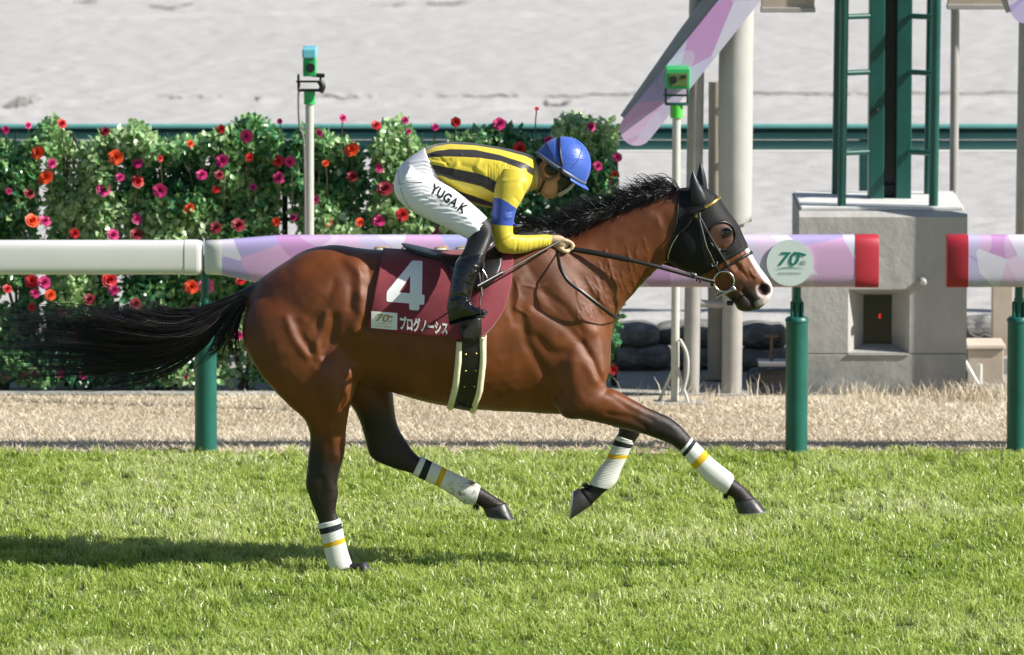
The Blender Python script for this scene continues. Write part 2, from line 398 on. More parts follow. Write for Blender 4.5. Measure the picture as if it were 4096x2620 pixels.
def tufts(name, n, xr, yr, mat, seed):
    """short springy turf: blades gathered in small tufts that lean every way"""
    r = np.random.default_rng(seed); nt_ = n // 14
    tx_ = r.uniform(*xr, nt_); ty_ = r.uniform(*yr, nt_); k_ = r.random(nt_) < gdens(tx_, ty_); tx_ = tx_[k_]; ty_ = ty_[k_]; nt_ = len(tx_)
    lump = 0.55 * vnoise(tx_, ty_, 4.2, 24) + 0.45 * vnoise(tx_, ty_ * 1.2, 9.5, 25); area = vnoise(tx_, ty_, 1.1, 21)
    tilt = r.uniform(0, 2 * np.pi, nt_); tl = 0.55 * r.random(nt_)
    i = np.repeat(np.arange(nt_), 14); n = len(i)
    x = tx_[i] + r.normal(0, 0.016, n); y = ty_[i] + r.normal(0, 0.016, n)
    h = (0.025 + 0.029 * r.random(n)) * (0.45 + 1.25 * lump[i])
    az = r.uniform(0, 2 * np.pi, n); ld = r.uniform(0, 2 * np.pi, n); ln = 0.25 + 0.75 * r.random(n)
    dx = (np.cos(ld) * ln + np.cos(tilt[i]) * tl[i]) * h - 0.10 * h; dy = (np.sin(ld) * ln + np.sin(tilt[i]) * tl[i]) * h
    wd = 0.0056 * (0.6 + 0.8 * r.random(n)); wx = np.cos(az) * wd / 2; wy = np.sin(az) * wd / 2; zz = np.zeros(n); droop = 0.35 + 0.65 * r.random(n)
    V = np.empty((n, 5, 3)); V[:, 0] = np.stack((x - wx, y - wy, zz), 1); V[:, 1] = np.stack((x + wx, y + wy, zz), 1)
    V[:, 2] = np.stack((x + wx * .85 + dx * .42, y + wy * .85 + dy * .42, h * .72), 1); V[:, 3] = np.stack((x - wx * .85 + dx * .42, y - wy * .85 + dy * .42, h * .72), 1)
    V[:, 4] = np.stack((x + dx, y + dy, h * (0.55 + 0.5 * droop)), 1); b = np.arange(n) * 5
    tint = np.clip(0.10 + 0.38 * r.random(n) + 0.48 * (lump[i] - 0.35) + 0.55 * (area[i] - 0.40) + 0.18 * r.random(nt_)[i] + (r.random(n) < 0.06) * 0.4, 0, 1)
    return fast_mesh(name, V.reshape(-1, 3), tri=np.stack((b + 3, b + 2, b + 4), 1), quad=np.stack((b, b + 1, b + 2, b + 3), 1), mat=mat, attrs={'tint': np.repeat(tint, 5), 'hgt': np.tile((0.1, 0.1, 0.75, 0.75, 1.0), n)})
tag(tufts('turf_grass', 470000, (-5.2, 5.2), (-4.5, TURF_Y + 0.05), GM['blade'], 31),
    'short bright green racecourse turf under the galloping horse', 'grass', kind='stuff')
def sdens(x, y): return 1.0 * (y < np.where(x > 0.55, 6.12, 6.45) + 0.16 * (vnoise(x, y, 3.0, 35) - 0.5))
tag(blades('dry_straw', 210000, (-5.5, 5.5), (TURF_Y - 0.03, STRAW_Y + 0.03), 0.02, 0.06, 0.0042, GM['straw'], 0.5, 33, flat=0.95, z0=0.008, density=sdens),
    'pale mown dry grass strip behind the rail posts', 'dry grass', kind='stuff')
# ================================================================== background structures
MT = {}
MT['white_paint'] = simple('white_rail_paint', (0.74, 0.74, 0.72), 0.35, var=0.05, nscale=3, bump=0.05)
MT['green_post'] = simple('green_post_paint', (0.010, 0.112, 0.088), 0.42, var=0.2, nscale=6, bump=0.08)
MT['green_dark'] = simple('dark_green_steel', (0.008, 0.085, 0.068), 0.4, var=0.2, nscale=5, bump=0.05)
MT['green_black'] = simple('dark_channel', (0.012, 0.016, 0.014), 0.6)
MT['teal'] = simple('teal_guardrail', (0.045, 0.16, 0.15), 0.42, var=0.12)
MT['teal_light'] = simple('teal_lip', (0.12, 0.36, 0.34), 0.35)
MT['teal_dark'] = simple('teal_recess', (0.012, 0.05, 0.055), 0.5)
MT['cam_green'] = simple('camera_green', (0.03, 0.42, 0.12), 0.45, var=0.08)
MT['cam_lime'] = simple('camera_collar_green', (0.09, 0.55, 0.06), 0.45, var=0.06)
MT['cam_blue'] = simple('camera_cap_blue', (0.16, 0.50, 0.60), 0.4, var=0.06)
MT['black_plastic'] = simple('black_plastic', (0.012, 0.012, 0.013), 0.45)
MT['pole_cream'] = simple('pale_pole', (0.52, 0.53, 0.48), 0.4, var=0.08)
MT['pole_grey'] = simple('grey_pole', (0.34, 0.33, 0.31), 0.45, var=0.12, bump=0.05)
MT['sleeve'] = simple('grey_sleeve', (0.45, 0.45, 0.43), 0.6, var=0.06, bump=0.2, bscale=12, bdist=0.01)
MT['beige'] = simple('beige_board', (0.40, 0.34, 0.27), 0.6, var=0.12)
MT['red'] = simple('red_end_cap', (0.44, 0.022, 0.042), 0.5, var=0.1, nscale=4)
MT['disc'] = simple('pale_disc', (0.70, 0.78, 0.78), 0.4, var=0.04)
MT['print_green'] = simple('print_green', (0.0, 0.19, 0.15), 0.5, var=0.05)
MT['print_grey'] = simple('print_grey', (0.10, 0.14, 0.13), 0.5, var=0.05)
MT['steel'] = simple('bright_steel', (0.62, 0.62, 0.62), 0.25, metal=1.0, var=0.05)
def concrete():
    k = M('concrete'); v = k.coord('Object'); a = k.noise(v, 3.0, 6, 0.6); b = k.noise(k.coord('Object', (1, 1, 0.35)), 9, 5, 0.65)
    c = k.ramp(a, [(0.25, (0.33, 0.325, 0.31)), (0.7, (0.45, 0.445, 0.425))]); c = k.mix(0.4, c, k.ramp(b, [(0.3, (0.31, 0.31, 0.295)), (0.7, (0.50, 0.49, 0.47))]))
    sep = k.n('ShaderNodeSeparateXYZ'); k.l(k.coord('Object'), sep.inputs[0])
    moss = k.math('MULTIPLY', k.math('SUBTRACT', 1.0, k.math('MULTIPLY', sep.outputs[2], 2.8), True), k.ramp(k.noise(v, 4, 5), [(0.35, (0, 0, 0)), (0.6, (1, 1, 1))]))
    c = k.mix(k.math('MULTIPLY', moss, 0.75), c, (0.10, 0.13, 0.115))
    k.color(c).set(Roughness=0.85).bump(k.noise(v, 14, 6, 0.6), 0.5, 0.012).bump(k.noise(v, 120, 3), 0.2, 0.003); return k.m
MT['concrete'] = concrete()
def banner(name, scale, skew):
    """flat printed pattern of overlapping pastel shapes"""
    k = M(name); sep = k.n('ShaderNodeSeparateXYZ'); k.l(k.coord('Object'), sep.inputs[0])
    comb = k.n('ShaderNodeCombineXYZ'); k.l(k.math('ADD', k.math('ADD', sep.outputs[0], 7.35), k.math('MULTIPLY', sep.outputs[2], skew)), comb.inputs[0]); k.l(k.math('MULTIPLY', sep.outputs[2], 0.7), comb.inputs[1])
    vo = k.n('ShaderNodeTexVoronoi'); vo.inputs['Scale'].default_value = scale; vo.inputs['Randomness'].default_value = 1; k.l(comb.outputs[0], vo.inputs['Vector'])
    bw = k.n('ShaderNodeSeparateColor'); k.l(vo.outputs['Color'], bw.inputs[0])
    c = k.ramp(bw.outputs[0], [(0.0, (0.60, 0.52, 0.76)), (0.2, (0.45, 0.38, 0.68)), (0.36, (0.66, 0.40, 0.66)), (0.5, (0.68, 0.64, 0.78)), (0.68, (0.56, 0.30, 0.58)), (0.8, (0.42, 0.42, 0.74)), (0.9, (0.70, 0.50, 0.72))], 'CONSTANT')
    v2 = k.n('ShaderNodeTexVoronoi'); v2.inputs['Scale'].default_value = scale * 0.55; k.l(comb.outputs[0], v2.inputs['Vector'])
    circ = k.math('LESS_THAN', v2.outputs['Distance'], 0.42)
    c = k.mix(k.math('MULTIPLY', circ, 0.3), c, (0.76, 0.72, 0.84))
    k.color(c).set(Roughness=0.38); k.b.inputs['Specular IOR Level'].default_value = 0.4; return k.m
MT['banner'] = banner('pastel_banner_print', 4.6, 0.55)
MT['banner_arm'] = banner('pastel_arm_print', 5.0, -0.7)

def text_mesh(s, height=1.0, offset=0.0, width=None, shear=0.0, spacing=1.0):
    cu = bpy.data.curves.new('t', 'FONT'); cu.body = s; cu.size = 1; cu.offset = offset; cu.shear = shear; cu.space_character = spacing; cu.resolution_u = 4
    o = bpy.data.objects.new('t', cu); COL.objects.link(o); dg = bpy.context.evaluated_depsgraph_get(); dg.update()
    me = bpy.data.meshes.new_from_object(o.evaluated_get(dg)); V = get_co(me)[:, :2]; F = [tuple(p.vertices) for p in me.polygons]
    bpy.data.objects.remove(o); bpy.data.curves.remove(cu); bpy.data.meshes.remove(me)
    V = V - V.min(0); V = V * (height / V[:, 1].max())
    if width: V[:, 0] *= width / V[:, 0].max()
    return V, F
def flat_text(name, s, x, y, z, height, mat, parent, width=None, offset=0.0, shear=0.0, depth=0.002):
    """lettering on an upright face looking towards -y, centred at x, z"""
    V, F = text_mesh(s, height, offset, width, shear)
    V3 = np.column_stack((V[:, 0] - V[:, 0].max() / 2 + x, np.full(len(V), y), V[:, 1] - height / 2 + z))
    o = link_mesh(name, V3, F, mat, parent, False)
    return o

# ---------------------------------------------------------------- inner running rail
RY = 4.00; DZ = 0.027
def rail_profile(hy, hz, e=4.2, n=36):
    a = np.linspace(0, 2 * math.pi, n, endpoint=False); c, s = np.cos(a), np.sin(a)
    return np.stack((np.sign(c) * np.abs(c) ** (2 / e) * hy, np.sign(s) * np.abs(s) ** (2 / e) * hz), 1)
def rail_run(rows):
    rings = []
    for x, hy, hz, zc in rows:
        p = rail_profile(hy, hz); rings.append(np.column_stack((np.full(len(p), x), RY + p[:, 0], zc + p[:, 1])))
    return ring_loft(rings)
def xw(d, y): return PD(d, 600, y)[0]
def rail_post(parent, d, zneck):
    x = xw(d, RY)
    a = merge(cyl((x, RY, -0.05), (x, RY, 0.726), 0.060, 28), tube([(x, RY, 0.726), (x, RY, 0.738), (x, RY, 0.751)], [0.064, 0.064, 0.052], 28))
    p = link_mesh('post_sleeve', *a, MT['green_post'], parent)
    for f in p.data.polygons: f.use_smooth = len(f.vertices) == 4
    link_mesh('post_neck', *merge(cyl((x, RY, 0.726), (x, RY, zneck + DZ), 0.021, 16), cyl((x, RY, 0.826), (x, RY, 0.851), 0.027, 16)), MT['green_post'], parent)
    link_mesh('neck_bracket', *merge(bevel_box((x + 0.028, RY, 0.79), (0.016, 0.05, 0.085), 0.006), bevel_box((x - 0.028, RY, 0.79), (0.016, 0.05, 0.085), 0.006)), MT['green_post'], parent)
x_j = xw(479, RY)
t = thing('running_rail', (x_j - 2, RY, 0), 'plain white running rail on the left, on a green post', 'rail')
zc = 1.073
link_mesh('rail_tube', *rail_run([(x_j - 9.2, 0.062, 0.0915, zc), (x_j - 0.10, 0.062, 0.0915, zc), (x_j - 0.03, 0.062, 0.0915, zc), (x_j - 0.012, 0.058, 0.087, zc), (x_j - 0.004, 0.045, 0.072, zc)]), MT['white_paint'], t)
link_mesh('joint_band', *rail_run([(x_j - 0.10, 0.0645, 0.094, zc), (x_j - 0.035, 0.0645, 0.094, zc)]), MT['white_paint'], t)
rail_post(t, 482, 0.96); rail_post(t, 482 - 1393, 0.96)
t = thing('running_rail', (xw(1300, RY), RY, 0), 'long running rail wrapped in pastel purple print behind the horse', 'rail')
x_e = xw(2065, RY); zb = 1.054; x_r = xw(2010, RY)
link_mesh('rail_tube', *rail_run([(x_j + 0.004, 0.045, 0.074, zc), (x_j + 0.015, 0.062, 0.091, zc), (x_j + 0.10, 0.064, 0.094, zc)]), MT['white_paint'], t)
link_mesh('printed_wrap', *rail_run([(x_j + 0.10, 0.064, 0.094, zc), (x_j + 0.26, 0.075, 0.118, zc - 0.012), (x_j + 0.42, 0.085, 0.138, zb), (x_r, 0.085, 0.14, zb)]), MT['banner'], t)
link_mesh('end_cap', *rail_run([(x_r, 0.087, 0.142, zb), (x_e - 0.003, 0.087, 0.142, zb), (x_e, 0.085, 0.140, zb)]), MT['red'], t)
rail_post(t, 1875, 0.90)
xd = xw(1856, RY); zd = 5 - (612 + 1125) / 440.0
dsc = link_mesh('anniversary_disc', *tube([(xd, RY - 0.088, zd), (xd, RY - 0.094, zd)], 0.125, 48), MT['disc'], t)
for f in dsc.data.polygons: f.use_smooth = False
yd = RY - 0.0965
flat_text('disc_numerals', '70', xd - 0.005, yd, zd + 0.022, 0.075, MT['print_green'], dsc, width=0.115, offset=0.012, shear=0.25)
flat_text('disc_suffix', 'th', xd + 0.068, yd, zd + 0.002, 0.030, MT['print_grey'], dsc, width=0.032, shear=0.3)
flat_text('disc_word', 'ANNIVERSARY', xd, yd, zd - 0.056, 0.0115, MT['print_grey'], dsc, width=0.125)
a = np.linspace(-1, 1, 17); up = [(xd + q * 0.082, yd, zd - 0.036 + 0.014 * (1 - q * q)) for q in a]; lo = [(xd + q * 0.082, yd, zd - 0.036 + 0.009 * (1 - q * q)) for q in a]
link_mesh('disc_swoosh', up + lo, [(i, i + 1, 17 + i + 1, 17 + i) for i in range(16)], MT['print_green'], dsc, False)
fl = [(xd + 0.015, zd + 0.060), (xd + 0.05, zd + 0.058), (xd + 0.09, zd + 0.046), (xd + 0.078, zd + 0.036), (xd + 0.05, zd + 0.044), (xd + 0.02, zd + 0.046)]
link_mesh('disc_ribbon', [(p[0], yd - 0.0006, p[1]) for p in fl], [(0, 1, 4, 5), (1, 2, 3, 4)], MT['print_green'], dsc, False)
MT['gold_print'] = simple('gold_print', (0.45, 0.30, 0.06), 0.45)
for i, (d, wd) in enumerate(((898, 0.055), (966, 0.075), (1038, 0.05), (1092, 0.07))):
    xq = xw(d, RY)
    link_mesh('letter_outline', *bevel_box((xq, RY - 0.083, 1.101), (wd + 0.012, 0.006, 0.075), 0.002, 1), MT['gold_print'], t)
    link_mesh('letter', *bevel_box((xq, RY - 0.085, 1.099), (wd, 0.007, 0.064), 0.002, 1), MT['white_paint'], t)
t = thing('running_rail', (xw(2500, RY), RY, 0), 'short end of a pastel printed rail at the right edge', 'rail')
x_s = xw(2225, RY); x_q = xw(2275, RY)
link_mesh('end_cap', *rail_run([(x_s, 0.085, 0.140, zb), (x_s + 0.003, 0.087, 0.142, zb), (x_q, 0.087, 0.142, zb)]), MT['red'], t)
link_mesh('printed_wrap', *rail_run([(x_q, 0.085, 0.14, zb), (x_q + 6, 0.085, 0.14, zb)]), MT['banner'], t)
rail_post(t, 2397, 0.90); rail_post(t, 2397 + 1393, 0.90)

# ---------------------------------------------------------------- far teal guard rail
GY = 10.38
def gz(d): return 5 - (d + 1125) * (GY + 32) / 15840.0
t = thing('guard_rail', (0, GY, 0), 'teal guard rail with a white lower lip along the sand track', 'guard rail')
def gbar(name, z0, z1, yo, dep, mat):
    link_mesh(name, *bevel_box((0, GY + yo, (z0 + z1) / 2), (60, dep, abs(z1 - z0)), 0.004, 1), mat, t)
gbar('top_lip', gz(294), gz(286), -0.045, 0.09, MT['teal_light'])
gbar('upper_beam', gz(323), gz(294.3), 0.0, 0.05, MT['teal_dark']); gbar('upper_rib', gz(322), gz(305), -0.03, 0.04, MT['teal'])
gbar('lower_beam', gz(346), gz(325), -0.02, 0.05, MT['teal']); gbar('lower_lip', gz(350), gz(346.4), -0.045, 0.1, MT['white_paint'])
for d in (-1025, -260, 505, 1270, 2035, 2800):
    x = PD(d, 330, GY)[0]; link_mesh('post', *bevel_box((x, GY + 0.07, gz(320) / 2), (0.07, 0.06, gz(320)), 0.006), MT['teal'], t)

# ---------------------------------------------------------------- concrete block with window and the green tower on it
BY = 6.55; sB = 26944 / (BY + 32.3)
def bx_(sx): return P(sx, 1000, BY)[0]
def bz_(sy): return P(3500, sy, BY)[2]
xl, xr = bx_(3197), bx_(3869); zt = bz_(848); zj = bz_(1413); dep = 1.0
wx0, wx1, wz0, wz1 = bx_(3394), bx_(3640), bz_(1421), bz_(1157); ix0, ix1, iz0, iz1 = bx_(3462), bx_(3577), bz_(1392), bz_(1194)
t = thing('concrete_block', ((xl + xr) / 2, BY + 0.5, 0), 'grey concrete block with a recessed dark display window', 'concrete block')
o = link_mesh('block_base', *bevel_box(((xl + xr) / 2, BY + dep / 2, (zj - 0.003 - 0.1) / 2), (xr - xl, dep, zj - 0.003 + 0.1), 0.008), MT['concrete'], t, False)
V = [(xl, BY, zj), (xr, BY, zj), (xr, BY, zt - 0.03), (xl, BY, zt - 0.03), (wx0, BY, max(wz0, zj + 0.001)), (wx1, BY, max(wz0, zj + 0.001)), (wx1, BY, wz1), (wx0, BY, wz1),
     (ix0, BY + 0.2, iz0), (ix1, BY + 0.2, iz0), (ix1, BY + 0.2, iz1), (ix0, BY + 0.2, iz1), (xl, BY + 0.05, zt), (xr, BY + 0.05, zt), (xr, BY + dep, zt + 0.01), (xl, BY + dep, zt + 0.01), (xl, BY + dep, zj), (xr, BY + dep, zj)]
F = [(0, 1, 5, 4), (1, 2, 6, 5), (2, 3, 7, 6), (3, 0, 4, 7), (4, 5, 9, 8), (5, 6, 10, 9), (6, 7, 11, 10), (7, 4, 8, 11), (3, 2, 13, 12), (12, 13, 14, 15), (1, 17, 14, 13, 2), (16, 0, 3, 12, 15), (17, 16, 15, 14), (0, 16, 17, 1)]
link_mesh('block_top', V, F, MT['concrete'], t, False)
link_mesh('display_panel', *box(((ix0 + ix1) / 2, BY + 0.212, (iz0 + iz1) / 2), (ix1 - ix0 + 0.02, 0.02, iz1 - iz0 + 0.02)), simple('dark_display', (0.012, 0.011, 0.010), 0.25), t, False)
k = M('led_red'); k.set(Base_Color=(0.3, 0.0, 0.0)); k.b.inputs['Emission Color'].default_value = (1, 0.02, 0.02, 1); k.b.inputs['Emission Strength'].default_value = 1.6
lx, lz = bx_(3529), bz_(1281)
segs = [((-.003, .010), (.004, .010)), ((-.004, .008), (-.004, .001)), ((-.003, 0), (.004, 0)), ((-.003, -.010), (.003, -.010)), ((-.004, -.001), (-.004, -.008))]
link_mesh('led_digit', *merge(*[box((lx + (a[0] + b[0]) / 2, BY + 0.2, lz + (a[1] + b[1]) / 2), (abs(a[0] - b[0]) + .002, .003, abs(a[1] - b[1]) + .002)) for a, b in segs]), k.m, t, False)
kx, kz = bx_(3690), bz_(1125)
link_mesh('conduit_knob', *tube([(kx, BY, kz), (kx, BY - 0.05, kz), (kx, BY - 0.06, kz)], [0.024, 0.024, 0.012], 16), MT['pole_grey'], t)
link_mesh('lit_top_slab', *bevel_box(((xl + xr) / 2 - 0.004, BY + 0.535, zt + 0.012), (xr - xl - 0.03, 0.92, 0.022), 0.006), simple('lit_top_pale', (0.66, 0.66, 0.65), 0.7, var=0.12, nscale=12, bump=0.2), t, False)  # added slab; sunlit white of the block top put into its colour
link_mesh('window_sill', *bevel_box(((wx0 + wx1) / 2, BY - 0.004, wz0 + 0.004), (wx1 - wx0, 0.016, 0.010), 0.003, 1), MT['concrete'], t, False)
t = thing('finish_tower', (bx_(3560), BY + 0.5, zt), 'dark green steel tower standing on the concrete block', 'tower')
def tx(d, y): return PD(d, 300, y)[0]
topz = 4.6
for d, y, r in ((1980, BY + 0.12, 0.025), (2196, BY + 0.12, 0.027), (1966, BY + 0.82, 0.024), (2182, BY + 0.82, 0.022)):
    link_mesh('leg', *cyl((tx(d, y), y, zt - 0.01), (tx(d, y) + 0.03, y, topz), r, 18), MT['green_dark'], t)
yb = BY + 0.62
for d0, d1 in ((2042, 2078), (2106, 2142)):
    xa, xb = tx(d0, yb), tx(d1, yb); link_mesh('column_plate', *bevel_box(((xa + xb) / 2 , yb, (zt + topz) / 2), (xb - xa, 0.16, topz - zt), 0.006), MT['green_dark'], t, False)
xa, xb = tx(2078.5, yb), tx(2105.5, yb)
link_mesh('column_channel', *box(((xa + xb) / 2, yb + 0.05, (zt + 0.07 + topz) / 2), (xb - xa, 0.05, topz - zt - 0.07)), simple('brown_channel', (0.06, 0.055, 0.05), 0.6), t, False)
link_mesh('channel_foot', *box(((xa + xb) / 2, yb + 0.02, zt + 0.05), (xb - xa - 0.002, 0.06, 0.09)), MT['green_black'], t, False)
for d in (172, 360, 40):
    z = PD(2100, d, BY + 0.45)[2]
    link_mesh('cross_bar', *cyl((tx(1978, BY + .45), BY + 0.45, z), (tx(2044, BY + .45), BY + 0.53, z), 0.016, 12), MT['green_dark'], t)
    link_mesh('cross_bar', *cyl((tx(2140, BY + .45), BY + 0.53, z), (tx(2192, BY + .45), BY + 0.45, z), 0.016, 12), MT['green_dark'], t)
link_mesh('latch_handle', *tube([(tx(2046, yb - .1), yb - 0.09, PD(2050, 265, yb)[2]), (tx(2064, yb - .1), yb - 0.12, PD(2050, 253, yb)[2])], 0.008, 8), MT['black_plastic'], t)
for z in np.linspace(zt + 0.25, topz - 0.3, 9): pass
# ---------------------------------------------------------------- gate arms with printed covers, columns, boards
def column(name, label, d, y, r, z0, z1, mat=None, cat='column', lean=0.0, sleeve=None):
    x = PD(d, 700, y)[0]; tt = thing(name, (x, y, 0), label, cat)
    link_mesh('shaft', *cyl((x, y, z0 - 0.03), (x + lean, y, z1), r, 26), mat or MT['pole_grey'], tt)
    link_mesh('base_plate', *bevel_box((x, y, 0.012), (r * 3.2, r * 3.2, 0.024), 0.004, 1), mat or MT['pole_grey'], tt, False)
    if sleeve:
        rings = sleeve; link_mesh('sleeve', *tube([(x + o_ + lean * 0.7, y, z) for o_, z, _ in rings], [q for _, _, q in rings], 26, sub=4), MT['sleeve'], tt)
    return tt
AY = 6.45; sA = 15840 / (AY + 32)
def az(d): return 5 - (d + 1125) / sA
ca = column('gate_column', 'grey steel column carrying the sloping printed arm', 1626, AY, 0.047, 0, 4.2, lean=0.05)
xa = PD(1626, 700, AY)[0]; xb = PD(1720, 700, AY)[0]
link_mesh('tie_bar', *cyl((xa, AY, az(712)), (xb, AY, az(716)), 0.022, 14), MT['pole_grey'], ca)
column('gate_column', 'thick pale grey column in a tapered fabric sleeve beside the horse head', 1721, AY, 0.058, 0, 4.2, lean=0.04,
       sleeve=[(0.0, az(528), 0.086), (-0.01, az(500), 0.094), (-0.012, az(300), 0.100), (-0.01, az(130), 0.098), (0.0, az(40), 0.092), (0, az(-200), 0.09)])
column('gate_column', 'dull brown column set back between the two grey ones', 1682, 7.25, 0.044, 0, 1.75, mat=MT['beige'])
column('gate_column', 'grey column cut by the right edge of the frame', 2404, AY, 0.05, 0, 4.2, lean=0.03)
column('thin_pole', 'thin grey pole under the beige board behind the tower', 2241, 8.0, 0.026, 0, 2.4, cat='pole')
def arm(name, label, tip, top, wpx, y):
    a = np.array(PD(*tip, y)); b = np.array(PD(*top, y)); d = (b - a); L = np.linalg.norm(d); d /= L; n = np.array((-d[2], 0, d[0]))
    tt = thing(name, (a[0], y, a[2]), label, 'gate arm'); hw = wpx / 2 / sA
    ang = np.linspace(math.pi / 2, 3 * math.pi / 2, 15); prof = [a + d * hw * math.cos(q) + n * hw * math.sin(q) for q in ang] + [b - n * hw, b + n * hw]
    m_ = len(prof); V = [(p[0], y, p[2]) for p in prof] + [(p[0], y + 0.035, p[2]) for p in prof]
    F = [tuple(range(m_)), tuple(range(2 * m_ - 1, m_ - 1, -1))] + [(i, i + m_, (i + 1) % m_ + m_, (i + 1) % m_) for i in range(m_)]
    o_ = link_mesh('printed_cover', V, F, MT['banner_arm'], tt, False)
    c0 = a + n * hw * 0.75; c1 = b + n * hw * 0.95
    link_mesh('arm_pipe', *tube([(c0[0], y + 0.11, c0[2]), tuple((c0 + c1) / 2 + np.array((0, 0.11, 0))), (c1[0], y + 0.11, c1[2])], [0.045, 0.075, 0.085], 22), MT['pole_grey'], tt)
    return tt
arm('gate_arm', 'sloping arm with a rounded tip and pastel purple cover above the horse', (1497, 304), (1800, -75), 78, AY - 0.22)
arm('gate_arm', 'tip of a pastel covered arm in the top right corner', (2412, 20), (2330, -260), 70, AY - 0.22)
def board(name, label, d0, d1, dbot, y):
    x0, x1 = PD(d0, 0, y)[0], PD(d1, 0, y)[0]; z0 = PD(d0, dbot, y)[2]
    tt = thing(name, ((x0 + x1) / 2, y, z0), label, 'board')
    link_mesh('panel', *bevel_box(((x0 + x1) / 2, y, z0 + 0.25), (x1 - x0, 0.05, 0.5), 0.005, 1), MT['beige'], tt, False)
    link_mesh('bottom_rail', *bevel_box(((x0 + x1) / 2, y - 0.005, z0 - 0.003), (x1 - x0 + 0.01, 0.08, 0.03), 0.004, 1), MT['pole_grey'], tt, False)
    link_mesh('hanger_beam', *bevel_box(((x0 + x1) / 2, y + 0.05, z0 + 0.56), (x1 - x0 + 1.0, 0.06, 0.08), 0.006), MT['pole_grey'], tt, False)
    return tt
board('sign_board', 'lower edge of a beige board left of the green tower', 1790, 1915, 21, 6.75)
board('sign_board', 'lower edge of a beige board above the thin pole at right', 2228, 2520, 14, 7.7)
# ---------------------------------------------------------------- two camera poles
def camera_pole(label, d, y, dtop, box_d, front):
    x = PD(d, dtop, y)[0]; zt_ = PD(d, dtop, y)[2]; sc = 15840 / (y + 32)
    tt = thing('camera_pole', (x, y, 0), label, 'camera pole')
    link_mesh('pole', *cyl((x - 0.005, y, -0.05), (x, y, zt_), 0.024, 18), MT['pole_cream'], tt)
    link_mesh('collar', *tube([(x, y, zt_ - 0.004), (x, y, zt_ + 0.068)], 0.036 if front else 0.032, 20), MT['cam_lime'] if front else MT['cam_green'], tt)
    zf = zt_ + 0.068
    link_mesh('fork', *merge(bevel_box((x, y, zf + 0.006), (0.13, 0.07, 0.012), 0.003, 1), bevel_box((x - 0.062, y, zf + 0.05), (0.012, 0.06, 0.09), 0.003, 1), bevel_box((x + 0.062, y, zf + 0.05), (0.012, 0.06, 0.09), 0.003, 1), cyl((x - 0.075, y, zf + 0.055), (x + 0.075, y, zf + 0.055), 0.006, 8)), MT['green_dark'] if front else MT['black_plastic'], tt)
    hz0 = zf + 0.095
    if front:
        hb = link_mesh('housing', *bevel_box((x + 0.005, y + 0.02, hz0 + 0.062), (0.135, 0.26, 0.115), 0.006), MT['cam_green'], tt, False)
        link_mesh('face_plate', *bevel_box((x + 0.008, y - 0.112, hz0 + 0.058), (0.105, 0.006, 0.075), 0.002, 1), simple('olive_plate', (0.10, 0.17, 0.05), 0.5), hb, False)
        link_mesh('lens', *tube([(x - 0.022, y - 0.112, hz0 + 0.058), (x - 0.022, y - 0.125, hz0 + 0.058)], 0.022, 20), MT['black_plastic'], hb)
        link_mesh('port', *bevel_box((x + 0.036, y - 0.116, hz0 + 0.075), (0.03, 0.006, 0.016), 0.002, 1), MT['black_plastic'], hb, False)
        link_mesh('brace', *merge(cyl((x, y - 0.02, 0.24), (x + 0.075, y - 0.05, 0.0), 0.010, 10), cyl((x, y - 0.02, 0.24), (x - 0.10, y + 0.06, 0.0), 0.010, 10)), MT['pole_cream'], tt)
        link_mesh('cable', *tube([(x + 0.02, y - 0.03, 0.38), (x + 0.06, y - 0.035, 0.30), (x + 0.066, y - 0.04, 0.20), (x + 0.045, y - 0.04, 0.10), (x + 0.02, y - 0.035, 0.06)], 0.010, 10, sub=5), MT['pole_cream'], tt)
        link_mesh('foot_plate', *bevel_box((x + 0.02, y, 0.01), (0.30, 0.16, 0.02), 0.004, 1), MT['pole_grey'], tt, False)
    else:
        hb = link_mesh('housing', *bevel_box((x + 0.002, y + 0.02, hz0 + 0.045), (0.072, 0.22, 0.10), 0.006), MT['cam_green'], tt, False)
        link_mesh('hood_cap', *bevel_box((x + 0.002, y + 0.01, hz0 + 0.125), (0.078, 0.25, 0.055), 0.008), MT['cam_blue'], hb, False)
        link_mesh('lens', *tube([(x + 0.008, y - 0.092, hz0 + 0.045), (x + 0.008, y - 0.10, hz0 + 0.045)], 0.026, 20), MT['black_plastic'], hb)
        link_mesh('side_arm', *merge(cyl((x + 0.02, y - 0.03, hz0 + 0.0), (x + 0.085, y - 0.04, hz0 - 0.004), 0.012, 10), tube([(x + 0.06, y - 0.04, zf + 0.06), (x + 0.075, y - 0.045, zf + 0.03), (x + 0.06, y - 0.045, zf + 0.0)], 0.018, 10, sub=3)), MT['black_plastic'], tt)
        link_mesh('cable', *tube([(x - 0.055, y - 0.02, zf + 0.06), (x - 0.062, y - 0.03, zf - 0.05), (x - 0.055, y - 0.03, zf - 0.2), (x - 0.03, y - 0.03, zf - 0.34), (x - 0.028, y - 0.028, 0.7)], 0.006, 8, sub=5), simple('grey_cable', (0.20, 0.17, 0.17), 0.5), tt)
    return tt
camera_pole('slim pole with a blue capped green camera box above the roses', 728, 5.75, 243, None, False)
camera_pole('pale pole with a bright green camera box near the horse head', 1591, 6.08, 275, None, True)
